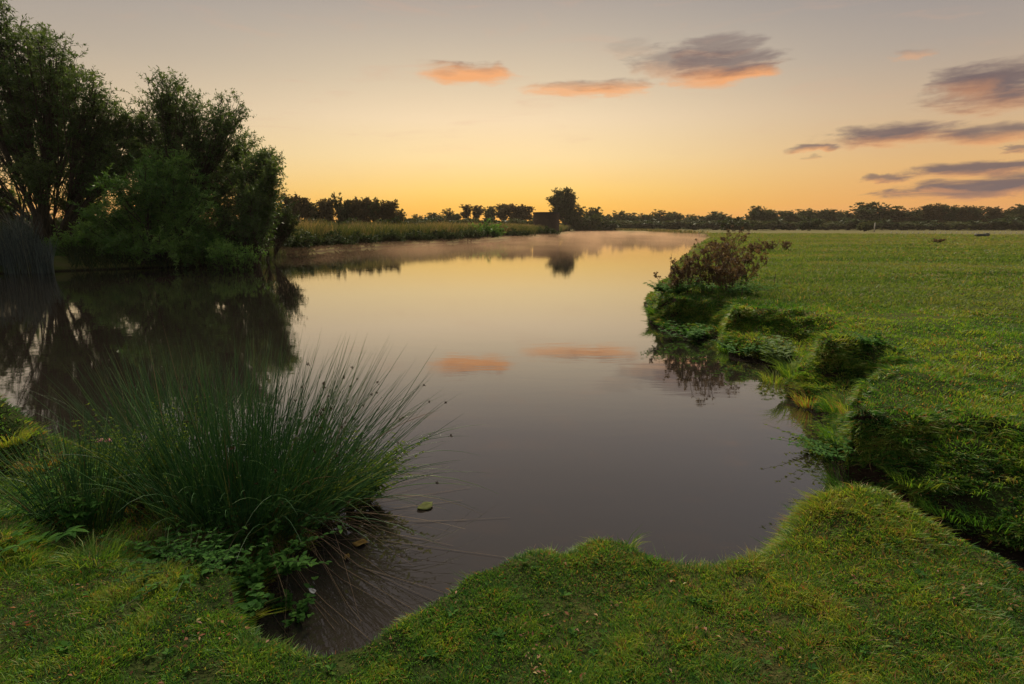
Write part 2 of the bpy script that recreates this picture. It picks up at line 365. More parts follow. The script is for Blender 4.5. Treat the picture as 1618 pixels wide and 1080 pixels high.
def terrain(x, y):
    r = np.hypot(x, y)
    wa = np.clip(.012 * r, .02, .6)
    fq = 1 / np.clip(.12 * r, .35, 8)
    # several fixed scales blended by distance so that the field stays continuous
    n1 = fbm(x / .35, y / .35, 3, 1); n2 = fbm(x / .35, y / .35, 3, 5)
    m1 = fbm(x / 2.5, y / 2.5, 3, 2); m2 = fbm(x / 2.5, y / 2.5, 3, 6)
    far = sm(6, 25, r)
    wx = x + (n1 * .10 * (1 - far) + m1 * .10 * sm(3, 9, r) + m1 * 1.2 * far); wy = y + (n2 * .06 * (1 - far) + m2 * .10 * sm(3, 9, r) + m2 * 1.2 * far * sm(20, 60, r))
    dW = pdist(wx, wy, WP); dR = pdist(wx, wy, RP)
    inw = inside(wx, wy, WP); inr = inside(wx, wy, RP)
    t = np.where(inr, dW / (dW + dR + 1e-6), 1.0)
    near_side = sm(3.6, 2.6, np.hypot(x * .8, y)) 
    plat = .55 - .19 * near_side + .02 * sm(0, 1.5, 1.8 - r)
    plat = plat + sm(30, 120, r) * .15 * fbm(x / 40, y / 40, 3, 3) 
    lumps = fbm(x / .22, y / .22, 3, 8) * .05 * sm(14, 4, r) + fbm(x / .8, y / .8, 3, 9) * .10 * sm(40, 8, r) + fbm(x / 4, y / 4, 3, 4) * .16 * sm(3, 12, r)
    shelf = sm(-.35, -.6, x + (y - 3) * .15) * sm(6, 5, y)
    right = sm(3.0, 3.8, np.hypot(x * .8, y)) * sm(60, 30, r) * (x > 0)
    gul = sm(1.6, 2.1, x) * sm(4.9, 4.3, y)
    rprof = (.50 * t ** .58 + .50 * sm(.48, .96, t)) * (1 - gul) + gul * np.sin(np.clip(t, 0, 1) * np.pi / 2) ** .8
    prof = ((t ** .62) * (1 - right) + rprof * right) * (1 - shelf) + shelf * (.30 * t ** .3 + .70 * t ** 4)
    z = plat * prof + lumps * np.clip(t * 1.6, 0, 1) * (.8 + .2 * (1 - near_side))
    # trodden, slumped ledges on the eroded faces
    led = np.where(inr & ~inw, np.sin(t * 9 + n1 * 9) * .03, 0) * sm(3, 4, r) * sm(20, 12, r)
    z = z + led
    for mx, my, ms, mh in MOUNDS:
        z = z + mh * np.exp(-((x - mx) ** 2 + (y - my) ** 2) / ms ** 2) * np.clip(t * 4, 0, 1)
    z = np.where(inw, -np.minimum(.06 + dW * .7, 1.2), np.maximum(z, .0) + .01)
    return z, t, inw
# polar sheet out to the horizon
th_f = np.linspace(R(-64), R(64), 820); th_b = np.linspace(R(64), R(296), 60)[1:-1]
TH = np.concatenate([th_f, th_b]); NTH = len(TH)
RR = [0.15]
while RR[-1] < 900: RR.append(RR[-1] * 1.0125 + (.01 if RR[-1] < 1.2 else 0))
RR = np.array(RR); NR = len(RR)
GX = RR[:, None] * np.sin(TH)[None]; GY = RR[:, None] * np.cos(TH)[None]
GZ, GT, GI = terrain(GX.ravel(), GY.ravel())
GZ = GZ.reshape(NR, NTH); GT = GT.reshape(NR, NTH); GI = GI.reshape(NR, NTH)
def interp(A, x, y):
    r = np.hypot(x, y); th = np.arctan2(x, y)
    fi = np.interp(r, RR, np.arange(NR)); fj = np.clip((th - th_f[0]) / (th_f[1] - th_f[0]), 0, len(th_f) - 1.001)
    i = np.minimum(fi.astype(int), NR - 2); j = fj.astype(int); a = fi - i; b = fj - j
    return (A[i, j] * (1 - a) + A[i + 1, j] * a) * (1 - b) + (A[i, j + 1] * (1 - a) + A[i + 1, j + 1] * a) * b
def hz(x, y): return float(interp(GZ, np.array([x]), np.array([y]))[0])
def on(u, v, z=.55):
    """ground point seen at a pixel (z = expected height)"""
    for _ in range(4):
        p = at(u, v, z); z = hz(p[0], p[1])
    return np.array([p[0], p[1], z])
V = np.stack([GX, GY, GZ], -1).reshape(-1, 3)
ctr = len(V); V = np.vstack([V, [[0, 0, GZ[0].mean()]]])
i = np.arange(NR - 1)[:, None]; j = np.arange(NTH)[None]; jn = (j + 1) % NTH
Fq = np.stack(np.broadcast_arrays(i * NTH + j, i * NTH + jn, (i + 1) * NTH + jn, (i + 1) * NTH + j), -1).reshape(-1, 4)[:, ::-1]
gm = MB(); gm.add(V, Fq); gm.f.append(np.stack([np.full(NTH, ctr), np.arange(NTH), (np.arange(NTH) + 1) % NTH], -1)[:, ::-1]); gm.t.append(np.full(NTH, .5))
m, g2, out = mat('turf_and_soil')
geo = g2.n('ShaderNodeNewGeometry'); ps = geo.outputs['Position']
sp = g2.n('ShaderNodeSeparateXYZ'); g2.link(geo.outputs['True Normal'], sp.inputs[0])
n1 = g2.noise(ps, .35, 5, .6); n2 = g2.noise(ps, 6, 5, .65); n3 = g2.noise(ps, .05, 3, .5); n4 = g2.noise(g2.vm('MULTIPLY', ps, (.25, 1, 1)), .8, 5, .7)
cg = g2.ramp(n2, [(.25, C(.012, .018, .006)), (.5, C(.026, .038, .010)), (.75, C(.05, .06, .018))])
cfar = g2.ramp(n4, [(.25, C(.05, .075, .018)), (.45, C(.085, .115, .024)), (.62, C(.12, .13, .035)), (.75, C(.15, .115, .05))])
cd = g2.n('ShaderNodeVectorMath', operation='LENGTH'); g2.link(ps, cd.inputs[0])
c = g2.mix(g2.mr(cd.outputs['Value'], 5, 18), cg, cfar)
c = g2.mix(g2.math('MULTIPLY', g2.mr(n1, .48, .68), .5), c, C(.15, .12, .045))
c = g2.mix(g2.math('MULTIPLY', g2.mr(cd.outputs['Value'], 25, 90), .62), c, C(.17, .135, .065))
soil = g2.ramp(n2, [(.3, C(.018, .012, .008)), (.7, C(.05, .032, .02))])
c = g2.mix(g2.mr(sp.outputs[2], .62, .42), c, soil)
sz = g2.n('ShaderNodeSeparateXYZ'); g2.link(ps, sz.inputs[0])
c = g2.mix(g2.mr(sz.outputs[2], .12, .02), c, C(.022, .016, .01))
p = g2.n('ShaderNodeBsdfPrincipled'); g2.link(c, p.inputs['Base Color']); p.inputs['Roughness'].default_value = .95; p.inputs['Specular IOR Level'].default_value = .05
bp = g2.n('ShaderNodeBump'); bp.inputs[0].default_value = .9; bp.inputs[1].default_value = .08
g2.link(g2.math('ADD', n2, g2.math('MULTIPLY', g2.noise(ps, 1.3, 6, .7), 2.0)), bp.inputs['Height']); g2.link(bp.outputs[0], p.inputs['Normal']); g2.link(p.outputs[0], out.inputs[0])
tag(gm.build('ground', m, smooth=True), kind='structure')

# ------------------------------------------------------------------ water
m, g2, out = mat('river_water')
geo = g2.n('ShaderNodeNewGeometry'); ps = geo.outputs['Position']
lw = g2.n('ShaderNodeLayerWeight'); lw.inputs[0].default_value = .5
f = g2.ramp(lw.outputs['Facing'], [(0, C(.03, .03, .03)), (.38, C(.09, .09, .09)), (.47, C(.16, .16, .16)), (.58, C(.27, .27, .27)), (.70, C(.46, .46, .46)), (.80, C(.68, .68, .68)), (.90, C(.85, .85, .85)), (1, C(.93, .93, .93))])
gl = g2.n('ShaderNodeBsdfGlossy'); gl.inputs['Roughness'].default_value = .02
df = g2.n('ShaderNodeBsdfDiffuse'); df.inputs[0].default_value = C(.028, .023, .019)
b1 = g2.n('ShaderNodeBump'); b1.inputs[0].default_value = .06; b1.inputs[1].default_value = .02
nb = g2.noise(g2.vm('MULTIPLY', ps, (.5, 1.6, 1)), 2.2, 4, .55, .5)
g2.link(nb, b1.inputs['Height']); g2.link(b1.outputs[0], gl.inputs['Normal'])
mx = g2.n('ShaderNodeMixShader'); g2.link(f, mx.inputs[0]); g2.link(df.outputs[0], mx.inputs[1]); g2.link(gl.outputs[0], mx.inputs[2]); g2.link(mx.outputs[0], out.inputs[0])
wm = MB()
wx = [-90, -20, -4, 4, 20, 260]; wy = [-4, 2, 10, 40, 120, 420]
V = [(x, y, 0.0) for y in wy for x in wx]
wm.add(V, [(a * 6 + b, a * 6 + b + 1, a * 6 + b + 7, a * 6 + b + 6) for a in range(5) for b in range(5)])
tag(wm.build('water', m), kind='structure')

# ------------------------------------------------------------------ grass
def scatter(n, r0, r1, a0, a1, power=1.0):
    """points with density falling as r^-power"""
    k = 2 - power
    u = rng.random(n)
    r = (r0 ** k + u * (r1 ** k - r0 ** k)) ** (1 / k) if abs(k) > 1e-6 else r0 * (r1 / r0) ** u
    th = R(a0) + rng.random(n) * R(a1 - a0)
    return r * np.sin(th), r * np.cos(th)
def slope_n(x, y):
    e = np.maximum(.02, .006 * np.hypot(x, y))
    gx = (interp(GZ, x + e, y) - interp(GZ, x - e, y)) / (2 * e); gy = (interp(GZ, x, y + e) - interp(GZ, x, y - e)) / (2 * e)
    return nrm(np.stack([-gx, -gy, np.ones_like(gx)], -1))
def turf(name, n, r0, r1, power, hfun, wfun, mat_, a0=-50, a1=50, label=None):
    x, y = scatter(n, r0, r1, a0, a1, power)
    z = interp(GZ, x, y); t = interp(GT, x, y); inw = interp(GI.astype(float), x, y)
    keep = (inw < .5) & (z > .03)
    r = np.hypot(x, y)
    pat = fbm(x / .45, y / .45, 3, 11); pat2 = fbm(x / .12, y / .12, 2, 12)
    keep &= rng.random(len(x)) < np.clip(.88 + pat2 * 2.0, .15, 1)
    shelf = (x < -.4) & (y > 2.0) & (y < 5.5) & (t < .93)
    keep &= ~(shelf & (rng.random(len(x)) < .4))
    nn = slope_n(x, y)
    keep &= rng.random(len(x)) < np.where(nn[:, 2] < .5, .65, 1)
    left_far = inside(x, y, np.array([(-200, 16), (-200, 400), (at(925, 366)[0], 400), (at(925, 366)[0], 150), (0, 60), (-5, 30), (-8, 22)]))
    keep &= ~left_far
    x, y, z, t, pat, pat2, nn, r = [q[keep] for q in (x, y, z, t, pat, pat2, nn, r)]
    k = len(x)
    h = hfun(r, t) * np.clip(rng.normal(1, .35, k), .35, 2.2) * (1 + pat * 1.2)
    w = wfun(r) * rng.uniform(.7, 1.3, k)
    h = h * (1 + .9 * pat2)
    up = nrm(nn * .75 + np.array([0, 0, .35]) + rng.normal(0, .25, (k, 3)))
    an = rng.uniform(0, 2 * np.pi, k); lean = np.stack([np.cos(an), np.sin(an), np.zeros(k)], -1) * rng.uniform(.1, 1.2, k)[:, None]
    cw = np.minimum(1, 3.5 / r)[:, None] * .9
    lean = lean + np.stack([fbm(x / .05, y / .05, 2, 40) * 3, fbm(x / .05, y / .05, 2, 44) * 3, 0 * x - .15], -1) * cw * .7
    # slopes: blades hang down the face
    lean = lean + np.stack([nn[:, 0], nn[:, 1], -.35 * (1 - nn[:, 2])], -1) * .65
    tint = .38 + pat * .8 + rng.normal(0, .17, k) + pat2 * .45
    pat3 = fbm(x / 5, y / 2.0, 3, 71) * sm(4, 10, r); tint = tint * (1 - .45 * sm(8, 20, r)) + .17 * sm(8, 20, r) + pat3 * 1.6 + .30 * sm(20, 70, r); h = h * (1 - 1.2 * pat3)
    tint = np.where(r > 4, .38 + (tint - .38) * .75, tint)
    dry = rng.random(k) < np.where(r > 4, .05, .10) + .10 * (fbm(x / .9, y / .9, 2, 14) > .08) + .08 * (pat2 > .2)
    tint = np.where(dry, rng.uniform(.72, 1.0, k), np.clip(tint, 0, .74))
    Vv, q4, q3 = blades(np.stack([x, y, z - .004], -1), up, lean, h, w)
    b = MB(); b.v.append(Vv); b.n = len(Vv); b.f += [q4, q3]; b.t += [tint, tint]
    print(name, k, 'blades')
    o = b.build(name, mat_); tag(o, kind='stuff', label=label, cat='grass')
    return o
edge = lambda t: 1 + .3 * ((t > .15) & (t < .95))
turf('foreground_grass', 430000, 1.0, 3.3, .6, lambda r, t: .022 * edge(t), lambda r: .0032 + 0 * r, M['grass'], -52, 52, 'short damp green turf with straw blades on the near bank')
turf('bank_grass', 400000, 3.0, 11, 1.6, lambda r, t: .026 * edge(t) + .0008 * r, lambda r: .0014 * r ** .9, M['grass'], -48, 50, 'cropped turf and hanging grass on the eroded right bank')
turf('meadow_grass', 260000, 10, 120, 1.9, lambda r, t: .035 + .0008 * r, lambda r: .0016 * r, M['meadow_grass'], 0, 50, 'grazed meadow grass running back to the tree line')

SF = at(1325, 572, .35)
def face_grass():
    # the steep faces carry their own hanging turf, sown by true surface area
    A = np.stack([GX, GY, GZ], -1); i0 = np.searchsorted(RR, 2.3); i1 = np.searchsorted(RR, 16)
    a = A[i0:i1, :819]; e1 = A[i0 + 1:i1 + 1, :819] - a; e2 = A[i0:i1, 1:820] - a; cr = np.cross(e2, e1); ar = np.linalg.norm(cr, axis=-1)
    nz = np.abs(cr[..., 2]) / (ar + 1e-12); w = ar * sm(.93, .70, nz) / (A[i0:i1, :819, 1] + .5) ** 1.0
    w = np.where((GI[i0:i1, :819]) | (GZ[i0:i1, :819] < .03) | ((a[..., 0] < -.3) & (a[..., 1] < 6)), 0, w); pr = (w / w.sum()).ravel(); n = 260000
    k = rng.choice(len(pr), n, p=pr); ii, jj = np.unravel_index(k, w.shape); P = a[ii, jj] + e1[ii, jj] * rng.random((n, 1)) + e2[ii, jj] * rng.random((n, 1))
    nn = nrm(cr[ii, jj]); nn = np.where(nn[:, 2:3] < 0, -nn, nn); pat = fbm(P[:, 0] / .22, (P[:, 1] + P[:, 2] * 2) / .22, 3, 51)
    ok = pat > -.16; P, nn, pat = P[ok], nn[ok], pat[ok]; n = len(P); r = np.hypot(P[:, 0], P[:, 1])
    ok = np.hypot(P[:, 0] - SF[0], P[:, 1] - SF[1]) + .25 * rng.random(n) > .30; P, nn, pat, r = P[ok], nn[ok], pat[ok], r[ok]; n = len(P)
    h = rng.uniform(.014, .05, n) * (1 + pat * 1.6) * (.8 + r * .05); an = rng.uniform(0, 6.28, n)
    lean = np.stack([np.cos(an) * .5, np.sin(an) * .5, -.75 + 0 * an], -1) + nn * .5 + np.stack([fbm(P[:, 0] / .12, P[:, 2] / .12, 2, 61), fbm(P[:, 1] / .12, P[:, 2] / .12, 2, 62), 0 * an], -1) * 2
    tint = np.clip(.33 + pat * 1.3 + rng.normal(0, .18, n), 0, .74); tint = np.where(rng.random(n) < .16, rng.uniform(.7, 1, n), tint)
    Vv, q4, q3 = blades(P, nrm(nn * .8 + np.array([0, 0, .45]) + rng.normal(0, .25, (n, 3))), lean, h, (.0016 + .0010 * r) * rng.uniform(.7, 1.3, n))
    b = MB(); b.v.append(Vv); b.n = len(Vv); b.f += [q4, q3]; b.t += [tint, tint]
    tag(b.build('hanging_grass', M['grass']), 'matted grass hanging down the steep faces of the right bank', 'grass', kind='stuff')
face_grass()
def longer_tufts():
    b = MB(); N = 230
    x, y = scatter(N * 6, 2.2, 14, -45, 50, 1.4)
    t = interp(GT, x, y); z = interp(GZ, x, y); inw = interp(GI.astype(float), x, y)
    ok = (inw < .3) & (z > .03) & ((t < .97) & (t > .05)) & ~((x < -.5) & (y > 2.3))
    x, y, z = x[ok][:N], y[ok][:N], z[ok][:N]; nn = slope_n(x, y); n = len(x); k = 26
    P = np.repeat(np.stack([x, y, z], -1), k, 0) + rng.normal(0, .022, (n * k, 3)) * np.array([1, 1, 0])
    rr = np.repeat(np.hypot(x, y), k); N2 = np.repeat(nn, k, 0)
    an = rng.uniform(0, 2 * np.pi, n * k); lean = np.stack([np.cos(an), np.sin(an), 0 * an], -1) * rng.uniform(.2, 1, n * k)[:, None] + N2 * np.array([1, 1, 0]) * 1.1 + np.array([0, 0, -.25])
    h = np.repeat(rng.uniform(.05, .11, n), k) * rng.uniform(.5, 1.2, n * k)
    tint = np.clip(np.repeat(rng.uniform(.15, .75, n), k) + rng.normal(0, .1, n * k), 0, 1)
    Vv, q4, q3 = blades(P, nrm(N2 * .6 + np.array([0, 0, .6]) + rng.normal(0, .2, (n * k, 3))), lean, h, .0018 + .0007 * rr)
    b.v.append(Vv); b.n = len(Vv); b.f += [q4, q3]; b.t += [tint, tint]
    tag(b.build('tufted_grass', M['grass']), 'longer grass tufts hanging over the steep bank faces', 'grass', kind='stuff')
longer_tufts()

def ground_cover():
    # small three-lobed clover leaves pressed into the turf
    b = MB(); x, y = scatter(9000, 1.1, 6.5, -50, 50, 1.0)
    z = interp(GZ, x, y); inw = interp(GI.astype(float), x, y); t = interp(GT, x, y)
    ok = (inw < .3) & (z > .05) & (fbm(x / .3, y / .3, 2, 21) > .04) & (t > .6); x, y, z = x[ok], y[ok], z[ok]; n = len(x)
    c0 = np.stack([x, y, z + rng.uniform(.012, .028, n)], -1); s = rng.uniform(.005, .009, n); a = rng.uniform(0, 6.28, n)
    for k in range(3):
        D = nrm(np.stack([np.cos(a + k * 2.09), np.sin(a + k * 2.09), rng.normal(0, .3, n)], -1))
        Vv, f = leaves(c0, D, np.array([[0, 0, 1.]]) + rng.normal(0, .3, (n, 3)), s, s * .95, .1, .6); b.add(Vv, f, rng.random(n))
    tag(b.build('clover', M['clover']), 'small clover and weed leaves spread through the near turf', 'ground cover', kind='stuff')
    b = MB(); x, y = scatter(420, 1.2, 6, -50, 50, 1.0); z = interp(GZ, x, y); inw = interp(GI.astype(float), x, y); t = interp(GT, x, y)
    ok = (inw < .3) & (z > .06) & (t > .9); x, y, z = x[ok], y[ok], z[ok]; n = len(x); s0 = rng.uniform(.014, .034, n)
    for k in range(7):
        a = k * .9 + rng.uniform(-.3, .3, n); D = nrm(np.stack([np.cos(a), np.sin(a), rng.uniform(.25, .8, n)], -1)); s = s0 * rng.uniform(.6, 1.2, n)
        Vv, f = leaves(np.stack([x, y, z + .006], -1), D, np.array([[0, 0, 1.]]) + rng.normal(0, .2, (n, 3)), s, s * .45, .1, .6); b.add(Vv, f, rng.random(n))
    tag(b.build('weed_rosettes', M['herb']), 'low broad leaved weed rosettes dotted through the near turf', 'weeds', kind='stuff')
    b = MB(); x, y = scatter(16000, 1.1, 9, -50, 50, 1.0)
    z = interp(GZ, x, y); inw = interp(GI.astype(float), x, y); t = interp(GT, x, y)
    ok = (inw < .3) & (z > .05) & (t > .8) & (fbm(x / .16, y / .16, 2, 25) > .17); x, y, z = x[ok], y[ok], z[ok]; n = len(x)
    c0 = np.stack([x, y, z + rng.uniform(.008, .022, n)], -1)
    D = nrm(rng.normal(0, 1, (n, 3)) * np.array([1, 1, .35])); s = rng.uniform(.008, .026, n)
    Vv, f = leaves(c0, D, np.array([[0, 0, 1.]]) + rng.normal(0, .5, (n, 3)), s, s * rng.uniform(.3, .6, n), .15); b.add(Vv, f, rng.random(n) ** 1.5)
    tag(b.build('leaf_litter', M['litter']), 'scraps of rusty dead leaf and straw scattered in the turf', 'leaf litter', kind='stuff')
ground_cover()

# ------------------------------------------------------------------ trees
def bez(a, c, b, S):
    t = np.linspace(0, 1, S)[None, :, None]
    return a[:, None] * (1 - t) ** 2 + 2 * c[:, None] * t * (1 - t) + b[:, None] * t ** 2
def grow(r, lobes, trunk_r, fork, nb, nt, nl, L, Wd, twig=(.35, .8), up=.5, drift=.2, spread=1.0, stems=1, thick=1.0):
    """lobed tree in local coordinates: limbs run from the foot to each lobe, branch inside it, twigs carry leaves"""
    wood = MB(); crown = MB()
    lobes = np.array(lobes, float); n = len(lobes); c = lobes[:, :3]; e = lobes[:, 3:6]
    top = np.array([0, 0, fork])
    feet = np.stack([r.normal(0, trunk_r * 1.3 * (stems > 1), n), r.normal(0, trunk_r * 1.3 * (stems > 1), n), np.zeros(n)], -1) if stems > 1 else np.zeros((n, 3))
    mid = feet * .5 + top + (c - top) * np.array([.25, .25, .12])
    end = c - np.array([0, 0, 1]) * e[:, 2:3] * .35
    limb = bez(feet, mid, end, 9) + r.normal(0, .02, (n, 9, 3)) * np.linspace(0, 1, 9)[None, :, None] * fork
    d = np.linalg.norm(end, axis=1); sh = (trunk_r * (.45 if stems == 1 else .4))
    rad = np.linspace(1, .2, 9)[None] * sh * np.where(np.arange(n) % 4 == 0, 1.1, .38)[:, None] * r.uniform(.8, 1.15, (n, 1))
    Vv, f, _ = tubes(limb, rad, 6); wood.add(Vv, f)
    if stems == 1:
        S = 7; tr = np.zeros((1, S, 3)); tr[0, :, 2] = np.linspace(-.15, fork * 1.1, S); tr[0, :, :2] += r.normal(0, trunk_r * .25, (S, 2)); tr[0, 0, :2] = 0
        Vv, f, _ = tubes(tr, (trunk_r * np.linspace(1.25, .7, S))[None], 8); wood.add(Vv, f)
    # branches inside the lobes
    li = np.repeat(np.arange(n), nb); N = len(li)
    t0 = r.uniform(.45, 1, N); s0 = limb[li, np.minimum((t0 * 8).astype(int), 8)]
    dirn = rand_unit(N, r); dirn[:, 2] = dirn[:, 2] * .9 + .12; rr = r.random(N) ** .42
    tgt = c[li] + dirn * e[li] * rr[:, None]
    cm = (s0 + tgt) / 2 + np.array([0, 0, -.12]) * e[li][:, 2:3] + r.normal(0, .12, (N, 3)) * e[li]
    br = bez(s0, cm, tgt, 6)
    Vv, f, _ = tubes(br, np.linspace(1, .25, 6)[None] * (.02 * thick + .012 * e[li].mean(1))[:, None] * r.uniform(.7, 1.2, (N, 1)), 4); wood.add(Vv, f)
    bi = np.repeat(np.arange(N), nt); K = len(bi)
    k0 = r.integers(2, 6, K); s1 = br[bi, k0] + r.normal(0, .02, (K, 3))
    bd = nrm(br[bi, 5] - br[bi, 2]); td = nrm(bd * .7 + rand_unit(K, r) * spread + np.array([0, 0, up]))
    tl = r.uniform(*twig, K)[:, None]
    t_end = s1 + td * tl; tw = bez(s1, s1 + td * tl * .5 + np.array([0, 0, -.1]) * tl, t_end + np.array([0, 0, -drift]) * tl, 4)
    Vv, f, _ = tubes(tw, np.linspace(1, .4, 4)[None] * .006 * thick * np.ones((K, 1)), 3); wood.add(Vv, f)
    ti = np.repeat(np.arange(K), nl); Q = len(ti)
    tt = r.uniform(.15, 1, Q) * 3; i0 = np.minimum(tt.astype(int), 2); fr = (tt - i0)[:, None]
    p = tw[ti, i0] * (1 - fr) + tw[ti, i0 + 1] * fr
    D = nrm(td[ti] * .6 + rand_unit(Q, r) * .9 + np.array([0, 0, -.1]))
    ls = r.uniform(.65, 1.25, Q)
    Vv, f = leaves(p, D, rand_unit(Q, r), L * ls, Wd * ls, .06)
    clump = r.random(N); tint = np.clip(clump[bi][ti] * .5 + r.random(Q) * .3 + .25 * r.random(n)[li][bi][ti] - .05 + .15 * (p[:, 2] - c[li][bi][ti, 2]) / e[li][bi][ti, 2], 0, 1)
    crown.add(Vv, f, tint)
    return wood, crown, Q
def photo_lobes(base, Y, lst, r, depth=.9):
    out = []
    for (u, v, ru, rv) in lst:
        p = atY(u, v, Y + r.uniform(-1.2, 1.2)); s = Y / F / .98
        out.append((p[0] - base[0], p[1] - base[1], p[2] - base[2], ru * s, max(ru, rv) * s * depth, rv * s))
    return out
def big_tree(name, Y, u0, lst, label, cat, mt, seed, **kw):
    r = np.random.default_rng(seed)
    b = atY(u0, 400, Y); z = hz(b[0], b[1]); b = np.array([b[0], b[1], z - .05])
    root = empty(name, tuple(b), label, cat)
    w, c, q = grow(r, photo_lobes(b, Y, lst, r), **kw)
    nmw, nmc = ('trunk', 'crown') if cat == 'tree' else ('branches', 'foliage')
    w.build(nmw, M['bark'], root, True); c.build(nmc, mt, root)
    print(name, q, 'leaves'); return root
T1 = [(-70, 60, 60, 60), (-5, 40, 26, 34), (50, 62, 24, 22), (75, 85, 40, 24), (20, 105, 50, 40), (110, 110, 32, 24), (70, 145, 60, 36), (135, 145, 34, 22), (-20, 160, 50, 50),
      (160, 178, 26, 24), (95, 200, 55, 36), (30, 215, 45, 30), (155, 228, 40, 24), (-60, 230, 60, 50), (60, 275, 34, 24), (125, 285, 30, 24), (192, 200, 20, 20), (205, 245, 28, 26), (-10, 320, 45, 22), (185, 270, 26, 22), (130, 325, 40, 16), (-60, 290, 40, 30)]
big_tree('willow_tree', 28.0, 85, T1, 'tallest dark willow at the left edge, sky showing between its leaning trunks', 'tree', M['willow'], 11,
         trunk_r=.42, fork=1.6, nb=29, nt=13, nl=13, L=.155, Wd=.046, stems=5, up=.45, thick=1.3)
T2 = [(262, 145, 22, 26), (240, 175, 30, 22), (285, 170, 34, 22), (320, 185, 34, 24), (366, 180, 22, 20), (300, 215, 50, 30), (250, 220, 40, 32), (355, 215, 34, 28), (385, 235, 20, 24),
      (340, 255, 44, 28), (280, 265, 44, 28), (395, 265, 26, 20), (235, 270, 30, 26), (330, 300, 50, 30), (210, 205, 24, 22)]
big_tree('willow_tree', 29.0, 262, T2, 'middle willow of the left group, feathery domed top against the pale sky', 'tree', M['willow'], 12,
         trunk_r=.36, fork=1.4, nb=27, nt=12, nl=12, L=.145, Wd=.044, stems=4, up=.6, thick=1.2)
T3 = [(424, 252, 15, 9), (404, 262, 20, 11), (380, 288, 30, 24), (430, 272, 7, 9), (398, 312, 24, 20), (345, 310, 40, 32), (372, 345, 42, 32), (404, 350, 22, 28), (395, 385, 26, 20), (335, 360, 44, 32), (415, 325, 16, 14)]
big_tree('willow_tree', 27.0, 385, T3, 'low spreading willow at the right end of the left group, one branch jutting out', 'tree', M['willow'], 13,
         trunk_r=.3, fork=.8, nb=28, nt=12, nl=12, L=.135, Wd=.042, stems=5, up=.3, thick=1.1)
B1 = [(262, 262, 40, 20), (225, 292, 48, 26), (285, 300, 44, 30), (195, 335, 54, 30), (250, 345, 50, 34), (305, 345, 40, 36), (150, 372, 44, 26), (215, 385, 56, 26), (280, 388, 56, 26), (330, 385, 34, 26), (115, 395, 34, 20)]
big_tree('willow_scrub', 26.0, 235, B1, 'mid green bushy willow scrub in front of the left trees reaching down to the water', 'shrub', M['scrub'], 14,
         trunk_r=.2, fork=.4, nb=32, nt=12, nl=14, L=.17, Wd=.05, stems=6, up=.25)
big_tree('hedge_shrub', 30.5, 40, [(-60, 362, 60, 34), (0, 360, 50, 30), (55, 360, 44, 30), (105, 362, 40, 30), (150, 355, 36, 26), (-120, 360, 60, 40), (70, 390, 60, 24)],
         'dark hedge shrub behind the pale reeds under the tallest willow', 'shrub', M['dark_leaf'], 15, trunk_r=.2, fork=.4, nb=26, nt=10, nl=11, L=.13, Wd=.06, stems=6)
big_tree('waterside_shrub', 25.0, 368, [(355, 392, 16, 12), (372, 398, 22, 13), (395, 402, 20, 10), (345, 402, 14, 9)],
         'small bright green shrub at the water edge below the left willows', 'shrub', M['bright_shrub'], 16, trunk_r=.1, fork=.15, nb=22, nt=8, nl=9, L=.10, Wd=.035, stems=4, twig=(.15, .35), up=.6)
big_tree('hedge_shrub', 31.5, 430, [(420, 312, 26, 22), (440, 335, 22, 22), (455, 350, 14, 14), (410, 345, 24, 20)],
         'dark rounded shrub just behind the right end of the left willows', 'shrub', M['dark_leaf'], 17, trunk_r=.15, fork=.8, nb=26, nt=10, nl=10, L=.12, Wd=.05, stems=4)

def reed_bed():
    n = 2300; u = rng.uniform(-160, 86, n); p = np.array([atY(a, 430, 1) for a in u]); Yd = rng.uniform(22.5, 24.6, n)
    x = p[:, 0] * Yd; y = Yd; z = np.full(n, -.05)
    L = rng.uniform(1.5, 2.3, n) * np.clip((92 - u) / 40, .35, 1) ** .5 * (.8 + .5 * vn(u / 14, 0 * u + 5)); S = 6; t = np.linspace(0, 1, S)[None, :, None]
    an = rng.uniform(0, 6.28, n); ln = np.stack([np.cos(an), np.sin(an), 0 * an], -1)[:, None] * rng.uniform(.03, .28, n)[:, None, None]
    P = np.stack([x, y, z], -1)[:, None] + np.array([0, 0, 1.])[None, None] * t * L[:, None, None] + ln * t ** 2 * L[:, None, None]
    b = MB(); Vv, f, w = tubes(P, np.linspace(1, .3, S)[None] * .011 * np.ones((n, 1)), 3); b.add(Vv, f, rng.random(n)[w])
    tag(b.build('reed_bed', M['reed']), 'pale blue grey reeds standing in the water at the left edge', 'reeds', kind='stuff')
reed_bed()

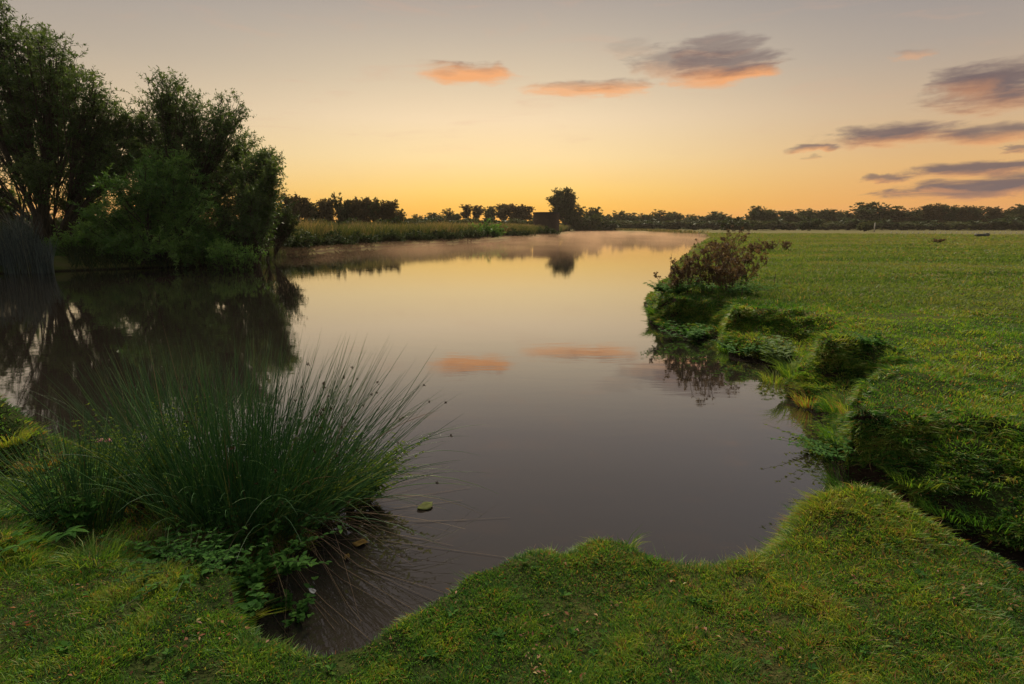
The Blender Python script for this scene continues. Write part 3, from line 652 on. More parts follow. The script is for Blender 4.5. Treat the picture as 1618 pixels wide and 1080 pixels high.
# ------------------------------------------------------------------ far bank herbage
def herbage():
    W = np.array(px([(907, 367), (850, 374), (780, 379), (700, 384), (600, 389.5), (520, 395), (450, 402), (425, 406)], 0))
    seg = np.diff(W, axis=0); sl = np.linalg.norm(seg, axis=1); n = 52000
    pr = sl ** .75 / (sl ** .75).sum(); k = rng.choice(len(seg), n, p=pr); t = rng.random(n)
    b0 = W[k] + seg[k] * t[:, None]; nrml = np.stack([seg[k][:, 1], -seg[k][:, 0]], -1); nrml = nrml / np.linalg.norm(nrml, axis=1, keepdims=True)
    nrml = np.where((nrml @ np.array([-1, .5]))[:, None] < 0, -nrml, nrml); d = rng.random(n) ** 1.3 * 6 + 1.3
    x, y = (b0 + nrml * d[:, None]).T; z = np.maximum(interp(GZ, x, y), 0)
    pat = fbm(x / 3, y / 3, 3, 30); r = np.hypot(x, y)
    h = (2.05 + pat * 1.3) * rng.uniform(.6, 1.15, n) * sm(-.5, 1.0, d + .3)
    up = nrm(np.array([0, 0, 1.]) + rng.normal(0, .16, (n, 3))); an = rng.uniform(0, 6.28, n)
    lean = np.stack([np.cos(an), np.sin(an), -.3 + 0 * an], -1) * rng.uniform(.1, .5, n)[:, None]
    tint = np.clip(.48 + pat * .9 + rng.normal(0, .17, n) + .25 * sm(1.5, 3.5, d), 0, 1) 
    Vv, q4, q3 = blades(np.stack([x, y, z], -1), up, lean, h, .022 + r * .0004)
    b = MB(); b.v.append(Vv); b.n = len(Vv); b.f += [q4, q3]; b.t += [tint, tint]
    tag(b.build('tall_grass', M['tall_grass']), 'tall tan and green grasses covering the far left bank', 'grass', kind='stuff')
    # darker herbs hanging over the bank under the willows
    W3 = np.array(px([(470, 399), (430, 405.5), (405, 411), (380, 418), (300, 421), (200, 424), (110, 427.5)], 0)); seg = np.diff(W3, axis=0); n = 7000
    sl = np.linalg.norm(seg, axis=1); k = rng.choice(len(seg), n, p=sl / sl.sum()); t = rng.random(n)
    bb = W3[k] + seg[k] * t[:, None]; nr = np.stack([seg[k][:, 1], -seg[k][:, 0]], -1); nr /= np.linalg.norm(nr, axis=1, keepdims=True); nr = np.where((nr @ np.array([-1, .8]))[:, None] < 0, -nr, nr)
    d = rng.uniform(-.25, 3.2, n); x, y = (bb + nr * d[:, None]).T; z = np.maximum(interp(GZ, x, y), 0); an = rng.uniform(0, 6.28, n)
    lean = np.stack([np.cos(an), np.sin(an) - .8, -.5 + 0 * an], -1) * rng.uniform(.3, .9, n)[:, None]; h = rng.uniform(.4, 1.1, n) * (1 + fbm(x / 1.5, y / 1.5, 2, 33) * 1.4)
    Vv, q4, q3 = blades(np.stack([x, y, z], -1), nrm(np.array([0, 0, 1.]) + rng.normal(0, .25, (n, 3))), lean, h, .035 + 0 * h)
    b = MB(); b.v.append(Vv); b.n = len(Vv); b.f += [q4, q3]; tt = rng.uniform(0, 1, n); b.t += [tt, tt]
    tag(b.build('bank_herbs', M['dark_leaf']), 'dark herbs and grass hanging over the bank under the willows', 'herbs', kind='stuff')
    # thin fringe along the distant shore
    W2 = np.array(px([(925, 365.6), (986, 366.0), (1060, 368.2), (1124, 372.6)], 0)); n = 5000
    k = rng.integers(0, 3, n); t = rng.random(n); bb = W2[k] + (W2[k + 1] - W2[k]) * t[:, None]; bb[:, 1] += rng.uniform(.5, 40, n)
    x, y = bb.T; z = np.maximum(interp(GZ, x, y), .1); an = rng.uniform(0, 6.28, n); r = np.hypot(x, y)
    Vv, q4, q3 = blades(np.stack([x, y, z], -1), nrm(np.array([0, 0, 1.]) + rng.normal(0, .2, (n, 3))), np.stack([np.cos(an), np.sin(an), 0 * an], -1) * .4, rng.uniform(.3, .9, n), .0012 * r)
    b = MB(); b.v.append(Vv); b.n = len(Vv); b.f += [q4, q3]; tt = rng.uniform(.3, 1, n); b.t += [tt, tt]
    tag(b.build('shore_grass', M['tall_grass']), 'low straw coloured grass fringe along the distant shore', 'grass', kind='stuff')
herbage()

# ------------------------------------------------------------------ distant trees (a few kinds, copied)
def proto(seed, kind, mt):
    r = np.random.default_rng(seed); H = 10.0; lob = []
    if kind == 'row':       # high crown on a visible trunk
        for k in range(10):
            a = r.uniform(0, 6.28); rad = r.uniform(.0, 2.6); lob.append((rad * math.cos(a), rad * math.sin(a), r.uniform(5.0, 8.9), r.uniform(1.5, 2.3), r.uniform(1.5, 2.3), r.uniform(1.4, 2.0)))
        for k in range(3):
            a = r.uniform(0, 6.28); lob.append((1.9 * math.cos(a), 1.9 * math.sin(a), r.uniform(2.5, 4), 1.1, 1.1, .8))
        kw = dict(trunk_r=.35, fork=3.2, nb=11, nt=9, nl=10, L=.42, Wd=.24, twig=(.5, 1.0), thick=3)
    elif kind == 'round':
        for k in range(15):
            a = r.uniform(0, 6.28); rad = r.uniform(0, 3.4); zz = r.uniform(2, 8.7); rad *= 1 - max(0, zz - 6) / 5
            lob.append((rad * math.cos(a), rad * math.sin(a), zz, r.uniform(1.4, 2.3), r.uniform(1.4, 2.3), r.uniform(1.1, 1.6)))
        kw = dict(trunk_r=.4, fork=2.2, nb=11, nt=9, nl=10, L=.44, Wd=.28, twig=(.5, 1.0), thick=3)
    elif kind == 'open':
        for k in range(9):
            a = r.uniform(0, 6.28); rad = r.uniform(.8, 3.4); lob.append((rad * math.cos(a), rad * math.sin(a), r.uniform(5.2, 9), r.uniform(1.0, 1.7), r.uniform(1.0, 1.7), r.uniform(.7, 1.1)))
        kw = dict(trunk_r=.33, fork=3.5, nb=10, nt=8, nl=9, L=.42, Wd=.22, twig=(.5, 1.0), thick=3)
    else:                   # bush, 4 m
        for k in range(12):
            a = r.uniform(0, 6.28); rad = r.uniform(0, 2.6); lob.append((rad * math.cos(a), rad * math.sin(a), r.uniform(.7, 2.9), r.uniform(1.0, 1.6), r.uniform(1.0, 1.6), r.uniform(.7, 1.1)))
        kw = dict(trunk_r=.15, fork=.5, nb=11, nt=8, nl=9, L=.42, Wd=.28, twig=(.3, .7), thick=2, stems=4)
    w, c, q = grow(r, lob, **kw)
    wo = w.build('trunk', M['bark'], None, True); co = c.build('crown', mt, None)
    ws, cs = wo.data, co.data
    bpy.data.objects.remove(wo); bpy.data.objects.remove(co)
    return ws, cs
PR = {('row', 0): proto(41, 'row', M['far_brown']), ('row', 1): proto(42, 'row', M['far_leaf']), ('row', 2): proto(48, 'row', M['far_leaf']), ('round', 0): proto(43, 'round', M['far_leaf']), ('round', 1): proto(44, 'round', M['far_leaf']),
      ('open', 0): proto(45, 'open', M['far_leaf']), ('open', 1): proto(49, 'open', M['far_brown']), ('bush', 0): proto(46, 'bush', M['far_leaf']), ('bush', 1): proto(47, 'bush', M['dark_leaf'])}
def far_tree(kind, var, u, vtop, Y, w=None, label='', group=None):
    b = atY(u, 358, Y); z = hz(b[0], b[1]); top = atY(u, vtop, Y)[2]
    H = top - z; base_h = 3.9 if kind == 'bush' else 10.0; s = H / base_h
    sxy = s if w is None else (w * Y / F / .98) / {'row': 5.1, 'open': 5.3, 'round': 5.8, 'bush': 4.6}[kind]
    name = 'bush' if kind == 'bush' else 'tree'
    o = empty({'row': 'hedgerow_tree', 'round': 'broadleaf_tree', 'open': 'open_crowned_tree', 'bush': 'bush'}[kind], (b[0], b[1], z), label, name, group)
    o.rotation_euler = (0, 0, rng.uniform(0, 6.28)); o.scale = (sxy, sxy, s)
    ws, cs = PR[(kind, var)]
    a = bpy.data.objects.new('trunk' if name == 'tree' else 'branches', ws); col.objects.link(a); a.parent = o
    c = bpy.data.objects.new('crown' if name == 'tree' else 'foliage', cs); col.objects.link(c); c.parent = o
    return o
GL = 'hedgerow trees beyond the far left bank'; GM = 'distant trees left of the pillbox'; GC = 'distant trees between the river and the lone tree'; GR = 'trees in the long row at the right edge of the meadow'
FT = [
 ('row', 0, 468, 306, 105, 34, 'broad hedgerow tree nearest the left willows, gaps of sky in its crown', GL),
 ('row', 2, 492, 314, 108, 30, 'hedgerow tree between the broad end tree and the tallest one beyond the left bank', GL),
 ('row', 0, 518, 313, 110, 30, 'hedgerow tree just left of the tall narrow headed one beyond the left bank', GL),
 ('round', 0, 543, 299, 112, 26, 'tall tree standing above the rest of the left hedgerow', GL),
 ('row', 0, 568, 311, 112, 32, 'hedgerow tree just right of the tall narrow headed one beyond the left bank', GL),
 ('row', 1, 592, 312, 114, 32, 'flat topped hedgerow tree with orange sky under its crown beyond the left bank', GL),
 ('row', 0, 614, 316, 114, 34, 'rounded hedgerow tree second from the right end of the left hedgerow', GL),
 ('round', 1, 630, 329, 116, 20, 'low last tree closing the right end of the left hedgerow', GL),
 ('round', 0, 660, 336, 190, 30, 'low dark tree right after the end of the left hedgerow', GM),
 ('round', 1, 686, 335, 190, 30, 'low dark tree just left of the small dome shaped one', GM),
 ('round', 0, 712, 326, 200, 26, 'small dome shaped tree alone above the low hedge', GM),
 ('open', 1, 747, 322, 200, 26, 'open crowned tree on thin trunk left of the clump by the pillbox', GM),
 ('open', 0, 770, 324, 205, 24, 'thin crowned tree second in the clump left of the pillbox', GM),
 ('open', 1, 797, 321, 205, 32, 'widest see-through tree of the clump left of the pillbox', GM),
 ('row', 0, 822, 322, 205, 32, 'rust tinged tree nearest the left side of the pillbox', GM),
 ('round', 1, 937, 326, 225, 26, 'tree directly behind the tall waterside tree', GC),
 ('round', 0, 966, 330, 250, 34, 'dark round tree first along the far shore after the waterside tree', GC),
 ('round', 1, 994, 335, 255, 36, 'low broad tree second along the far shore', GC),
 ('round', 0, 1032, 328, 255, 30, 'pointed tree standing highest over the middle of the far shore', GC),
 ('round', 1, 1054, 335, 255, 26, 'low round tree right beside the pointed one on the far shore', GC),
 ('open', 0, 1071, 333, 260, 24, 'umbrella shaped tree on the far shore', GC),
 ('round', 0, 1098, 336, 250, 36, 'broad low tree between the umbrella shaped one and the river end', GC),
 ('round', 1, 1129, 333, 250, 36, 'flat topped tree behind the brown seeding plants', GC),
 ('round', 0, 1158, 337, 250, 34, 'low tree left of the lone rounded tree', GC),
 ('round', 1, 1195, 324, 225, 28, 'lone rounded tree standing clear at the edge of the meadow', GC),
 ('row', 1, 1222, 331, 240, 32, 'first tree of the level topped belt right of the lone rounded tree', GR),
 ('row', 2, 1247, 330, 240, 32, 'second tree of the level topped belt, sky showing under it', GR),
 ('row', 1, 1272, 329, 240, 32, 'third tree of the level topped belt, behind a dark round bush', GR),
 ('row', 2, 1297, 328, 240, 32, 'fourth tree of the level topped belt', GR),
 ('row', 1, 1318, 332, 242, 28, 'last tree of the level topped belt before the great broad tree', GR),
 ('round', 0, 1342, 331, 230, 32, 'lower shoulder tree on the left side of the great broad tree', GR),
 ('round', 1, 1372, 318, 225, 54, 'great broad dome shaped tree behind the pale marker post', GR),
 ('row', 0, 1411, 330, 225, 26, 'first tree of the see-through row right of the great broad tree', GR),
 ('row', 2, 1433, 330, 225, 26, 'second tree of the see-through row', GR),
 ('row', 1, 1452, 327, 225, 24, 'third tree of the see-through row, just left of its highest trees', GR),
 ('row', 0, 1472, 321, 222, 30, 'tallest tree of the see-through row', GR),
 ('row', 2, 1495, 323, 222, 28, 'tree right after the tallest in the see-through row', GR),
 ('row', 0, 1517, 324, 222, 28, 'tree of the see-through row above the brown weed clump', GR),
 ('row', 1, 1541, 325, 222, 28, 'tree of the see-through row above the cattle trough', GR),
 ('row', 0, 1565, 326, 222, 28, 'tree of the see-through row just right of the cattle trough', GR),
 ('row', 2, 1587, 327, 222, 26, 'second tree from the right edge in the see-through row', GR),
 ('round', 1, 1612, 322, 215, 34, 'dense tree cut by the right edge of the picture', GR),
 ('row', 0, 1650, 320, 222, 34, 'tree of the row just outside the right edge', GR),
]
for a in FT: far_tree(*a)
# far-off wood closing the horizon behind every belt
def distant_wood():
    n = 42000; a = rng.uniform(R(-52), R(52), n); rr = rng.uniform(300, 400, n); x = rr * np.sin(a); y = rr * np.cos(a)
    top = 4.5 + 4 * fbm(x / 14, 0 * x + 3, 3, 50); z = rng.random(n) ** .8 * np.maximum(top, 2)
    Vv, f = leaves(np.stack([x, y, z], -1), rand_unit(n), rand_unit(n), 1.5, 1.1, 0); b = MB(); b.add(Vv, f, rng.random(n))
    tag(b.build('distant_wood', M['far_leaf']), 'low dark wood on the horizon behind the nearer tree belts', 'wood', kind='stuff')
distant_wood()
# dark bushes closing the foot of the belts
BU = [(452, 345, 100, 30), (485, 345, 100, 40), (520, 344, 102, 40), (556, 345, 104, 40), (592, 345, 104, 40), (625, 343, 106, 34), (655, 343, 150, 44), (692, 343, 160, 44), (730, 343, 170, 44), (772, 343, 175, 50), (815, 343, 175, 44),
      (850, 345, 180, 40), (925, 335, 205, 44), (948, 343, 215, 40), (985, 346, 235, 46), (1022, 346, 235, 46), (1060, 346, 235, 50), (1098, 347, 235, 46), (1132, 347, 235, 40), (1161, 343, 170, 40), (1192, 345, 210, 40),
      (1225, 346, 215, 44), (1255, 348, 215, 40), (1278, 343, 190, 30), (1306, 348, 215, 42), (1338, 344, 215, 44), (1367, 347, 160, 26), (1395, 347, 210, 40), (1425, 348, 210, 44), (1460, 348, 208, 46), (1498, 348, 208, 46), (1535, 349, 208, 46),
      (1572, 347, 205, 46), (1605, 341, 200, 50), (1645, 340, 205, 60)]
BL = ['under the broad hedgerow tree', 'under the second tree of the left hedgerow', 'left of the tallest tree of the left hedgerow', 'right of the tallest tree of the left hedgerow', 'under the flat topped hedgerow tree', 'at the right end of the left hedgerow',
      'starting the low hedge after the left hedgerow', 'before the small dome shaped tree', 'between the dome shaped tree and the open crowned one', 'under the see-through clump', 'left of the pillbox', 'behind the pillbox', 'close against the tall waterside tree',
      'just right of the tall waterside tree', 'first along the far shore', 'left of the pointed far shore tree', 'right of the pointed far shore tree', 'under the umbrella shaped tree', 'behind the brown seeding plants', 'standing forward in the meadow, round and dark',
      'under the lone rounded tree', 'under the first tree of the level topped belt', 'under the second tree of the level topped belt', 'standing forward of the level topped belt, round', 'under the fourth tree of the level topped belt', 'left of the great broad tree',
      'standing forward beside the pale marker post', 'right of the great broad tree', 'under the start of the see-through row', 'under the tallest tree of the see-through row', 'above the brown weed clump', 'behind the cattle trough', 'right of the cattle trough', 'near the right edge, tallest of the bushes', 'outside the right edge']
for k, ((u, v, Y, w), l) in enumerate(zip(BU, BL)): far_tree('bush', k % 2, u, v, Y, w, 'dark bush ' + l, 'dark bushes at the foot of the tree belts')

r_ = np.random.default_rng(61)
def mid_tree(name, Y, u0, lst, label, cat, mt, seed, **kw): return big_tree(name, Y, u0, lst, label, cat, mt, seed, **kw)
mid_tree('waterside_tree', 192, 893, [(884, 307, 9, 7), (897, 306, 8, 7), (875, 316, 9, 8), (890, 318, 14, 10), (905, 318, 9, 10), (880, 330, 14, 9), (897, 332, 16, 10), (912, 335, 12, 10), (893, 346, 18, 12), (912, 350, 14, 12)],
         'tall tree at the water edge right of the pillbox, mirrored in the river', 'tree', M['far_leaf'], 62, trunk_r=.5, fork=3, nb=26, nt=9, nl=10, L=.5, Wd=.26, thick=4, twig=(.8, 1.6))
# shrubs along the left bank
LB = [(458, 381, 34, 26, 20, 'at the foot of the willows'), (492, 378, 38, 24, 15, 'second from the willows'), (530, 378, 40, 26, 14, 'third from the willows'), (570, 377, 46, 20, 12, 'under the flat topped hedgerow tree'),
      (612, 375, 50, 22, 12, 'below the end of the left hedgerow'), (655, 372, 54, 22, 10, 'below the low far hedge'), (700, 370, 58, 22, 10, 'below the small dome shaped tree'), (738, 368, 62, 20, 10, 'left of the bright round one'),
      (770, 360, 64, 22, 14, 'round and greenest, rising above the grasses'), (815, 368, 68, 20, 8, 'left of the pillbox on the bank'), (858, 364, 72, 20, 7, 'below the pillbox')]
for k, (u, v, Y, ru, rv, l) in enumerate(LB):
    # stand it on the waterline of the bank
    Yb = Y
    for yy in np.arange(28, 130, .5):
        q = atY(u, 380, yy)
        if not inside(np.array([q[0]]), np.array([q[1]]), WP)[0]:
            Yb = yy - .1; break
    ru *= 1.5; lob = [(u - ru * .5, v + 4, ru * .5, rv * .75), (u, v + 1, ru * .55, rv * .9), (u + ru * .5, v + 4, ru * .5, rv * .75)]
    lob = [(a, b, c_, d_) for a, b, c_, d_ in lob]
    big_tree('bank_shrub', Yb, u, lob, 'bushy shrub on the far left bank, ' + l, 'shrub', M['scrub'] if k == 8 else M['dark_leaf'], 70 + k, trunk_r=.1, fork=.2, nb=30, nt=8, nl=8, L=.10 + Yb * .0014, Wd=.05 + Yb * .0008, stems=4, twig=(.15, .4))

# ------------------------------------------------------------------ pillbox, trough, posts
def box(mb, x0, x1, y0, y1, z0, z1, taper=0.0):
    v = []
    for z, k in ((z0, 0), (z1, taper)):
        v += [(x0 + k, y0 + k, z), (x1 - k, y0 + k, z), (x1 - k, y1 - k, z), (x0 + k, y1 - k, z)]
    mb.add(v, [(3, 2, 1, 0), (4, 5, 6, 7), (0, 1, 5, 4), (1, 2, 6, 5), (2, 3, 7, 6), (3, 0, 4, 7)]); return mb
def pillbox():
    Y = 128.0; b = atY(863, 350, Y); z = hz(b[0], b[1]); wd = 40 * Y / F / 2; top = atY(863, 335, Y)[2]
    root = empty('pillbox', (b[0], Y, z), 'squat brown brick pillbox with flat roof on the bank left of the waterside tree', 'pillbox')
    hgt = top - z
    def hexa(mb, rad, z0, z1):
        a = np.arange(6) * math.pi / 3; v = [(rad * math.cos(t), rad * .9 * math.sin(t), zz) for zz in (z0, z1) for t in a]
        mb.add(v, [(i, (i + 1) % 6, (i + 1) % 6 + 6, i + 6) for i in range(6)]); mb.add(v, [tuple(range(5, -1, -1)), tuple(range(6, 12))])
    w = MB(); hexa(w, wd, -.3, hgt - .35); w.build('wall', M['brick'], root)
    w = MB(); hexa(w, wd * 1.04, hgt - .35, hgt); w.build('roof', M['concrete'], root)
    for k in (3, 4, 5):
        a0, a1 = k * math.pi / 3, (k + 1) * math.pi / 3; mx_, my_ = wd * (math.cos(a0) + math.cos(a1)) / 2, wd * .9 * (math.sin(a0) + math.sin(a1)) / 2
        s = MB(); box(s, -.35, .35, -.06, .06, 0, .25); o = s.build('loophole', M['burdock_stem'], root); o.location = (mx_, my_, hgt * .62); o.rotation_euler = (0, 0, math.atan2(my_, mx_) + math.pi / 2)
pillbox()
def trough():
    p = on(1551, 374); root = empty('water_trough', tuple(p), 'dark cattle trough standing at the far edge of the meadow', 'trough')
    b = MB(); L, Wd, H = .75, .3, .42
    v = [(-L, -Wd, .12), (L, -Wd, .12), (L, Wd, .12), (-L, Wd, .12), (-L - .05, -Wd - .05, H), (L + .05, -Wd - .05, H), (L + .05, Wd + .05, H), (-L - .05, Wd + .05, H),
         (-L, -Wd, H), (L, -Wd, H), (L, Wd, H), (-L, Wd, H), (-L + .05, -Wd + .05, .16), (L - .05, -Wd + .05, .16), (L - .05, Wd - .05, .16), (-L + .05, Wd - .05, .16)]
    b.add(v, [(3, 2, 1, 0), (0, 1, 5, 4), (1, 2, 6, 5), (2, 3, 7, 6), (3, 0, 4, 7), (4, 5, 9, 8), (5, 6, 10, 9), (6, 7, 11, 10), (7, 4, 8, 11), (8, 9, 13, 12), (9, 10, 14, 13), (10, 11, 15, 14), (11, 8, 12, 15), (12, 13, 14, 15)])
    b.build('basin', M['dark_metal'], root)
    for s in (-1, 1):
        q = MB(); box(q, s * .55 - .06, s * .55 + .06, -.28, .28, -.02, .125); q.build('leg', M['dark_metal'], root)
    f = MB(); box(f, .45, .78, -.22, .22, H + .003, H + .10, .02); f.build('float_cover', M['dark_metal'], root)
trough()
def post(u, vb, vt, label, group, wpx=1.5, white=False, Y=None):
    p = on(u, vb); Yp = p[1]; H = atY(u, vt, Yp)[2] - p[2]; w = max(.05, wpx * Yp / F / 2)
    b = MB(); box(b, -w, w, -w, w, -.15, H - w, 0)
    box(b, -w, w, -w, w, H - w + .001, H, w * .7)
    o = b.build('fence_post' if group else 'marker_post', M['post']); o.location = tuple(p); o.rotation_euler = (0, 0, rng.uniform(-.2, .2)); tag(o, label, 'post', group)
post(1381, 366.5, 351, 'pale upright marker post in front of the great broad tree', None, 1.2)
post(1541, 373.5, 367.5, 'short pale post at the left end of the cattle trough', None, 1.5)
for k in range(26):
    u = 1408 + k * 8.6
    post(u, 368.6, 365.4, 'small pale fence post in the line crossing the far edge of the meadow', 'fence posts along the far edge of the meadow', .8)

# ------------------------------------------------------------------ herbs and tufts
def leafy(name, pos, label, cat, mt, seed, ns=10, h=.3, spread=.12, L=.05, Wd=.03, pairs=6, lean=(0, 0), droop=.1, group=None, stem_r=.0022):
    r = np.random.default_rng(seed); root = empty(name, tuple(pos), label, cat, group)
    S = 6; t = np.linspace(0, 1, S)[None, :, None]
    a = r.uniform(0, 6.28, ns); rad = r.random(ns) ** .5 * spread * .5
    base = np.stack([rad * np.cos(a), rad * np.sin(a), 0 * a - .02], -1); H = h * r.uniform(.55, 1.1, ns)
    out = np.stack([np.cos(a), np.sin(a), 0 * a], -1) * (spread / h * r.uniform(.2, 1.3, ns))[:, None] + np.array([lean[0], lean[1], 0])
    P = base[:, None] + np.array([0, 0, 1.]) * t * H[:, None, None] + out[:, None] * t ** 1.6 * H[:, None, None] + np.array([0, 0, -droop]) * t ** 2 * H[:, None, None]
    w = MB(); Vv, f, _ = tubes(P, np.linspace(1, .4, S)[None] * stem_r * np.ones((ns, 1)), 4); w.add(Vv, f); w.build('stems', M['stem'] if mt is not M['burdock'] else M['burdock_stem'], root)
    c = MB()
    for q in range(pairs):
        tq = .25 + .75 * (q + .5) / pairs; i0 = min(int(tq * (S - 1)), S - 2); fr = tq * (S - 1) - i0
        p = P[:, i0] * (1 - fr) + P[:, i0 + 1] * fr; ax = nrm(P[:, i0 + 1] - P[:, i0])
        for s in range(3):
            aa = r.uniform(0, 6.28, ns); side = np.stack([np.cos(aa), np.sin(aa), 0 * aa], -1)
            D = nrm(side + ax * r.uniform(.1, .8, ns)[:, None]); sc_ = r.uniform(.6, 1.2, ns) * (1.15 - .5 * tq)
            S_ = nrm(np.cross(D, [0, 0, 1.])); U = np.cross(S_, D)
            # ovate leaf of six corners with a folded midrib
            Lx = (L * sc_)[:, None]; Wx = (Wd * sc_)[:, None]
            pts = [p, p + D * Lx * .3 + S_ * Wx * .5 + U * Wx * .15, p + D * Lx * .65 + S_ * Wx * .38 + U * Wx * .1 - U * Lx * .05, p + D * Lx - U * Lx * .18,
                   p + D * Lx * .65 - S_ * Wx * .38 + U * Wx * .1 - U * Lx * .05, p + D * Lx * .3 - S_ * Wx * .5 + U * Wx * .15, p + D * Lx * .5 - U * Lx * .03]
            V7 = np.stack(pts, 1).reshape(-1, 3); b7 = np.arange(ns)[:, None] * 7; tt = np.clip(r.random(ns) * .7 + .3 * tq, 0, 1)
            c.add(V7, b7 + np.array([[0, 1, 2, 6]]), tt); c.f += [(b7 + np.array([[6, 2, 3, 4]])) + c.n - len(V7), (b7 + np.array([[0, 6, 4, 5]])) + c.n - len(V7)]; c.t += [tt, tt]
    c.build('leaves', mt, root)
    return root
def tuft(name, pos, label, mt, seed, n=160, h=.2, spread=.1, w=.003, group=None, tint=(.3, .8)):
    r = np.random.default_rng(seed); a = r.uniform(0, 6.28, n); rad = r.random(n) ** .5 * spread
    P = np.stack([rad * np.cos(a), rad * np.sin(a), 0 * a - .01], -1); o = np.stack([np.cos(a), np.sin(a), 0 * a], -1)
    hh = h * r.uniform(.4, 1.1, n)
    Vv, q4, q3 = blades(P, nrm(np.array([0, 0, 1.]) + o * .25 + r.normal(0, .15, (n, 3))), o * r.uniform(.3, 1.0, n)[:, None] + np.array([0, 0, -.25]), hh, w * np.ones(n))
    b = MB(); b.v.append(Vv); b.n = len(Vv); b.f += [q4, q3]; tt = r.uniform(*tint, n); b.t += [tt, tt]
    ob = b.build(name, mt); ob.location = tuple(pos); tag(ob, label, 'grass tuft', group); return ob

def rush_clump(pos, rx, ry, n, Lr, label, seed, lean=(0, 0), heads=0, dry=0, spread=1.0, rad=.0019, lim=1.0):
    r = np.random.default_rng(seed); root = empty('rush_clump', tuple(pos), label, 'rush clump')
    def make(n, Lr, tilt0, tilt1, sag, bias=(0, 0), amin=0, amax=6.28):
        a = r.uniform(0, 6.28, n); q = r.random(n) ** .5; x, y = q * np.cos(a) * rx, q * np.sin(a) * ry
        ang = np.where(r.random(n) < .68, a + r.normal(0, .35, n), r.uniform(0, 6.28, n)) if amax > 6 else r.uniform(amin, amax, n)
        tilt = (tilt0 + (tilt1 - tilt0) * (q * .6 + r.random(n) * .4) ** 1.5) * spread
        L = r.uniform(*Lr, n); S = 9; t = np.linspace(0, 1, S)[None, :, None]
        hd = np.stack([np.cos(ang) + bias[0], np.sin(ang) + bias[1], 0 * ang], -1)
        D = nrm(hd * np.sin(tilt)[:, None] + np.array([0, 0, 1.]) * np.cos(tilt)[:, None])
        sg = (sag * (r.random(n) ** 2 * 2.6 + .15) * np.sin(tilt))[:, None, None]
        P = np.stack([x, y, 0 * x - .02], -1)[:, None] + D[:, None] * t * L[:, None, None] + np.array([0, 0, -1.]) * t ** 2.2 * sg * L[:, None, None] + hd[:, None] * t ** 2 * sg * .25 * L[:, None, None]
        return P
    P = make(n, Lr, .03, .85, .35, lean)
    z0 = pos[2]; P[..., 2] = np.maximum(P[..., 2], .012 - z0 + 0 * P[..., 2])
    b = MB(); Vv, f, w = tubes(P, np.array([1, 1, 1, .95, .9, .8, .65, .45, .12])[None] * rad * r.uniform(.7, 1.25, (n, 1)), 4)
    tn = np.clip(r.normal(.47, .24, n), 0, 1); b.add(Vv, f, tn[w]); b.build('stems', M['rush'], root, True)
    if dry:
        Q = make(dry, (Lr[0] * .45, Lr[1] * .75), .9, 1.5, .75, (lean[0] * .6, lean[1] - .3)); Q[..., 2] = np.maximum(Q[..., 2], .006 - z0)
        b = MB(); Vv, f, w = tubes(Q, np.linspace(1, .3, 9)[None] * rad * r.uniform(.7, 1.2, (dry, 1)), 3); b.add(Vv, f, r.random(dry)[w]); b.build('dry_stems', M['dry_rush'], root, True)
    for k in range(heads):
        i = r.integers(0, n); j = r.integers(6, 8); p = P[i, j]
        if r.random() < .8:
            i = r.choice(np.argsort(-P[:, 8, 0])[:n // 3]); p = P[i, j]
        m_ = 12; d = rand_unit(m_, r) + nrm(P[i, 8] - P[i, 5]) * .6; h = MB(); l_ = r.uniform(.006, .016, m_)
        Vv, f = leaves(np.zeros((m_, 3)) + r.normal(0, .003, (m_, 3)), nrm(d), rand_unit(m_, r), l_, l_ * .4); h.add(Vv, f, r.random(m_))
        d = rand_unit(m_, r); Vv, f = leaves(r.normal(0, .003, (m_, 3)), d, rand_unit(m_, r), .009, .005); h.add(Vv, f, r.random(m_))
        o = h.build('seed_head', M['seed'], root); o.location = tuple(p)
    return root
pc = at(400, 820, .08); pc[2] = hz(pc[0], pc[1])
rush_clump(pc, .52, .32, 1400, (.55, 1.27), 'big dark green rush clump arching over the water, brown seed heads on its right', 81, lean=(.42, .10), heads=70, dry=230, rad=.0021)
p2 = at(135, 850, .12); p2[2] = hz(p2[0], p2[1])
rush_clump(p2, .20, .14, 260, (.45, .78), 'smaller blue green rush clump at the left edge beside the big one', 82, lean=(-.15, .1), rad=.0022, spread=.8)
p3 = at(270, 700, .08); p3[2] = max(0.02, hz(p3[0], p3[1]))
rush_clump(p3, .45, .18, 420, (.6, 1.0), 'thin rush clump behind the pink flowers, standing at the water side of the shelf', 83, lean=(.05, .1), rad=.0018, spread=.7)

def herb(u, v, z, *a, **k):
    p = at(u, v, z); zz = hz(p[0], p[1]); p[2] = max(zz, -.02); return leafy(k.pop('name', 'herb'), p, *a, **k)
herb(400, 880, .15, 'leafy green mint growing at the foot of the big rush clump', 'plant', M['herb'], 91, ns=46, h=.34, spread=.42, L=.048, Wd=.026, pairs=8, name='mint_plant')
herb(535, 790, .02, 'yellow green leafy plant inside the right side of the big rush clump', 'plant', M['yellow_herb'], 92, ns=110, h=.50, spread=.42, L=.05, Wd=.021, pairs=11, name='willowherb')
herb(230, 800, .1, 'yellowish feathery plant rising behind the left end of the big rush clump', 'plant', M['yellow_herb'], 93, ns=60, h=.62, spread=.30, L=.035, Wd=.014, pairs=12, name='bedstraw')
herb(260, 905, .2, 'dark leafy plant in the hollow between the turf and the rushes', 'plant', M['herb'], 94, ns=36, h=.18, spread=.36, L=.06, Wd=.03, pairs=5, name='dead_nettle')
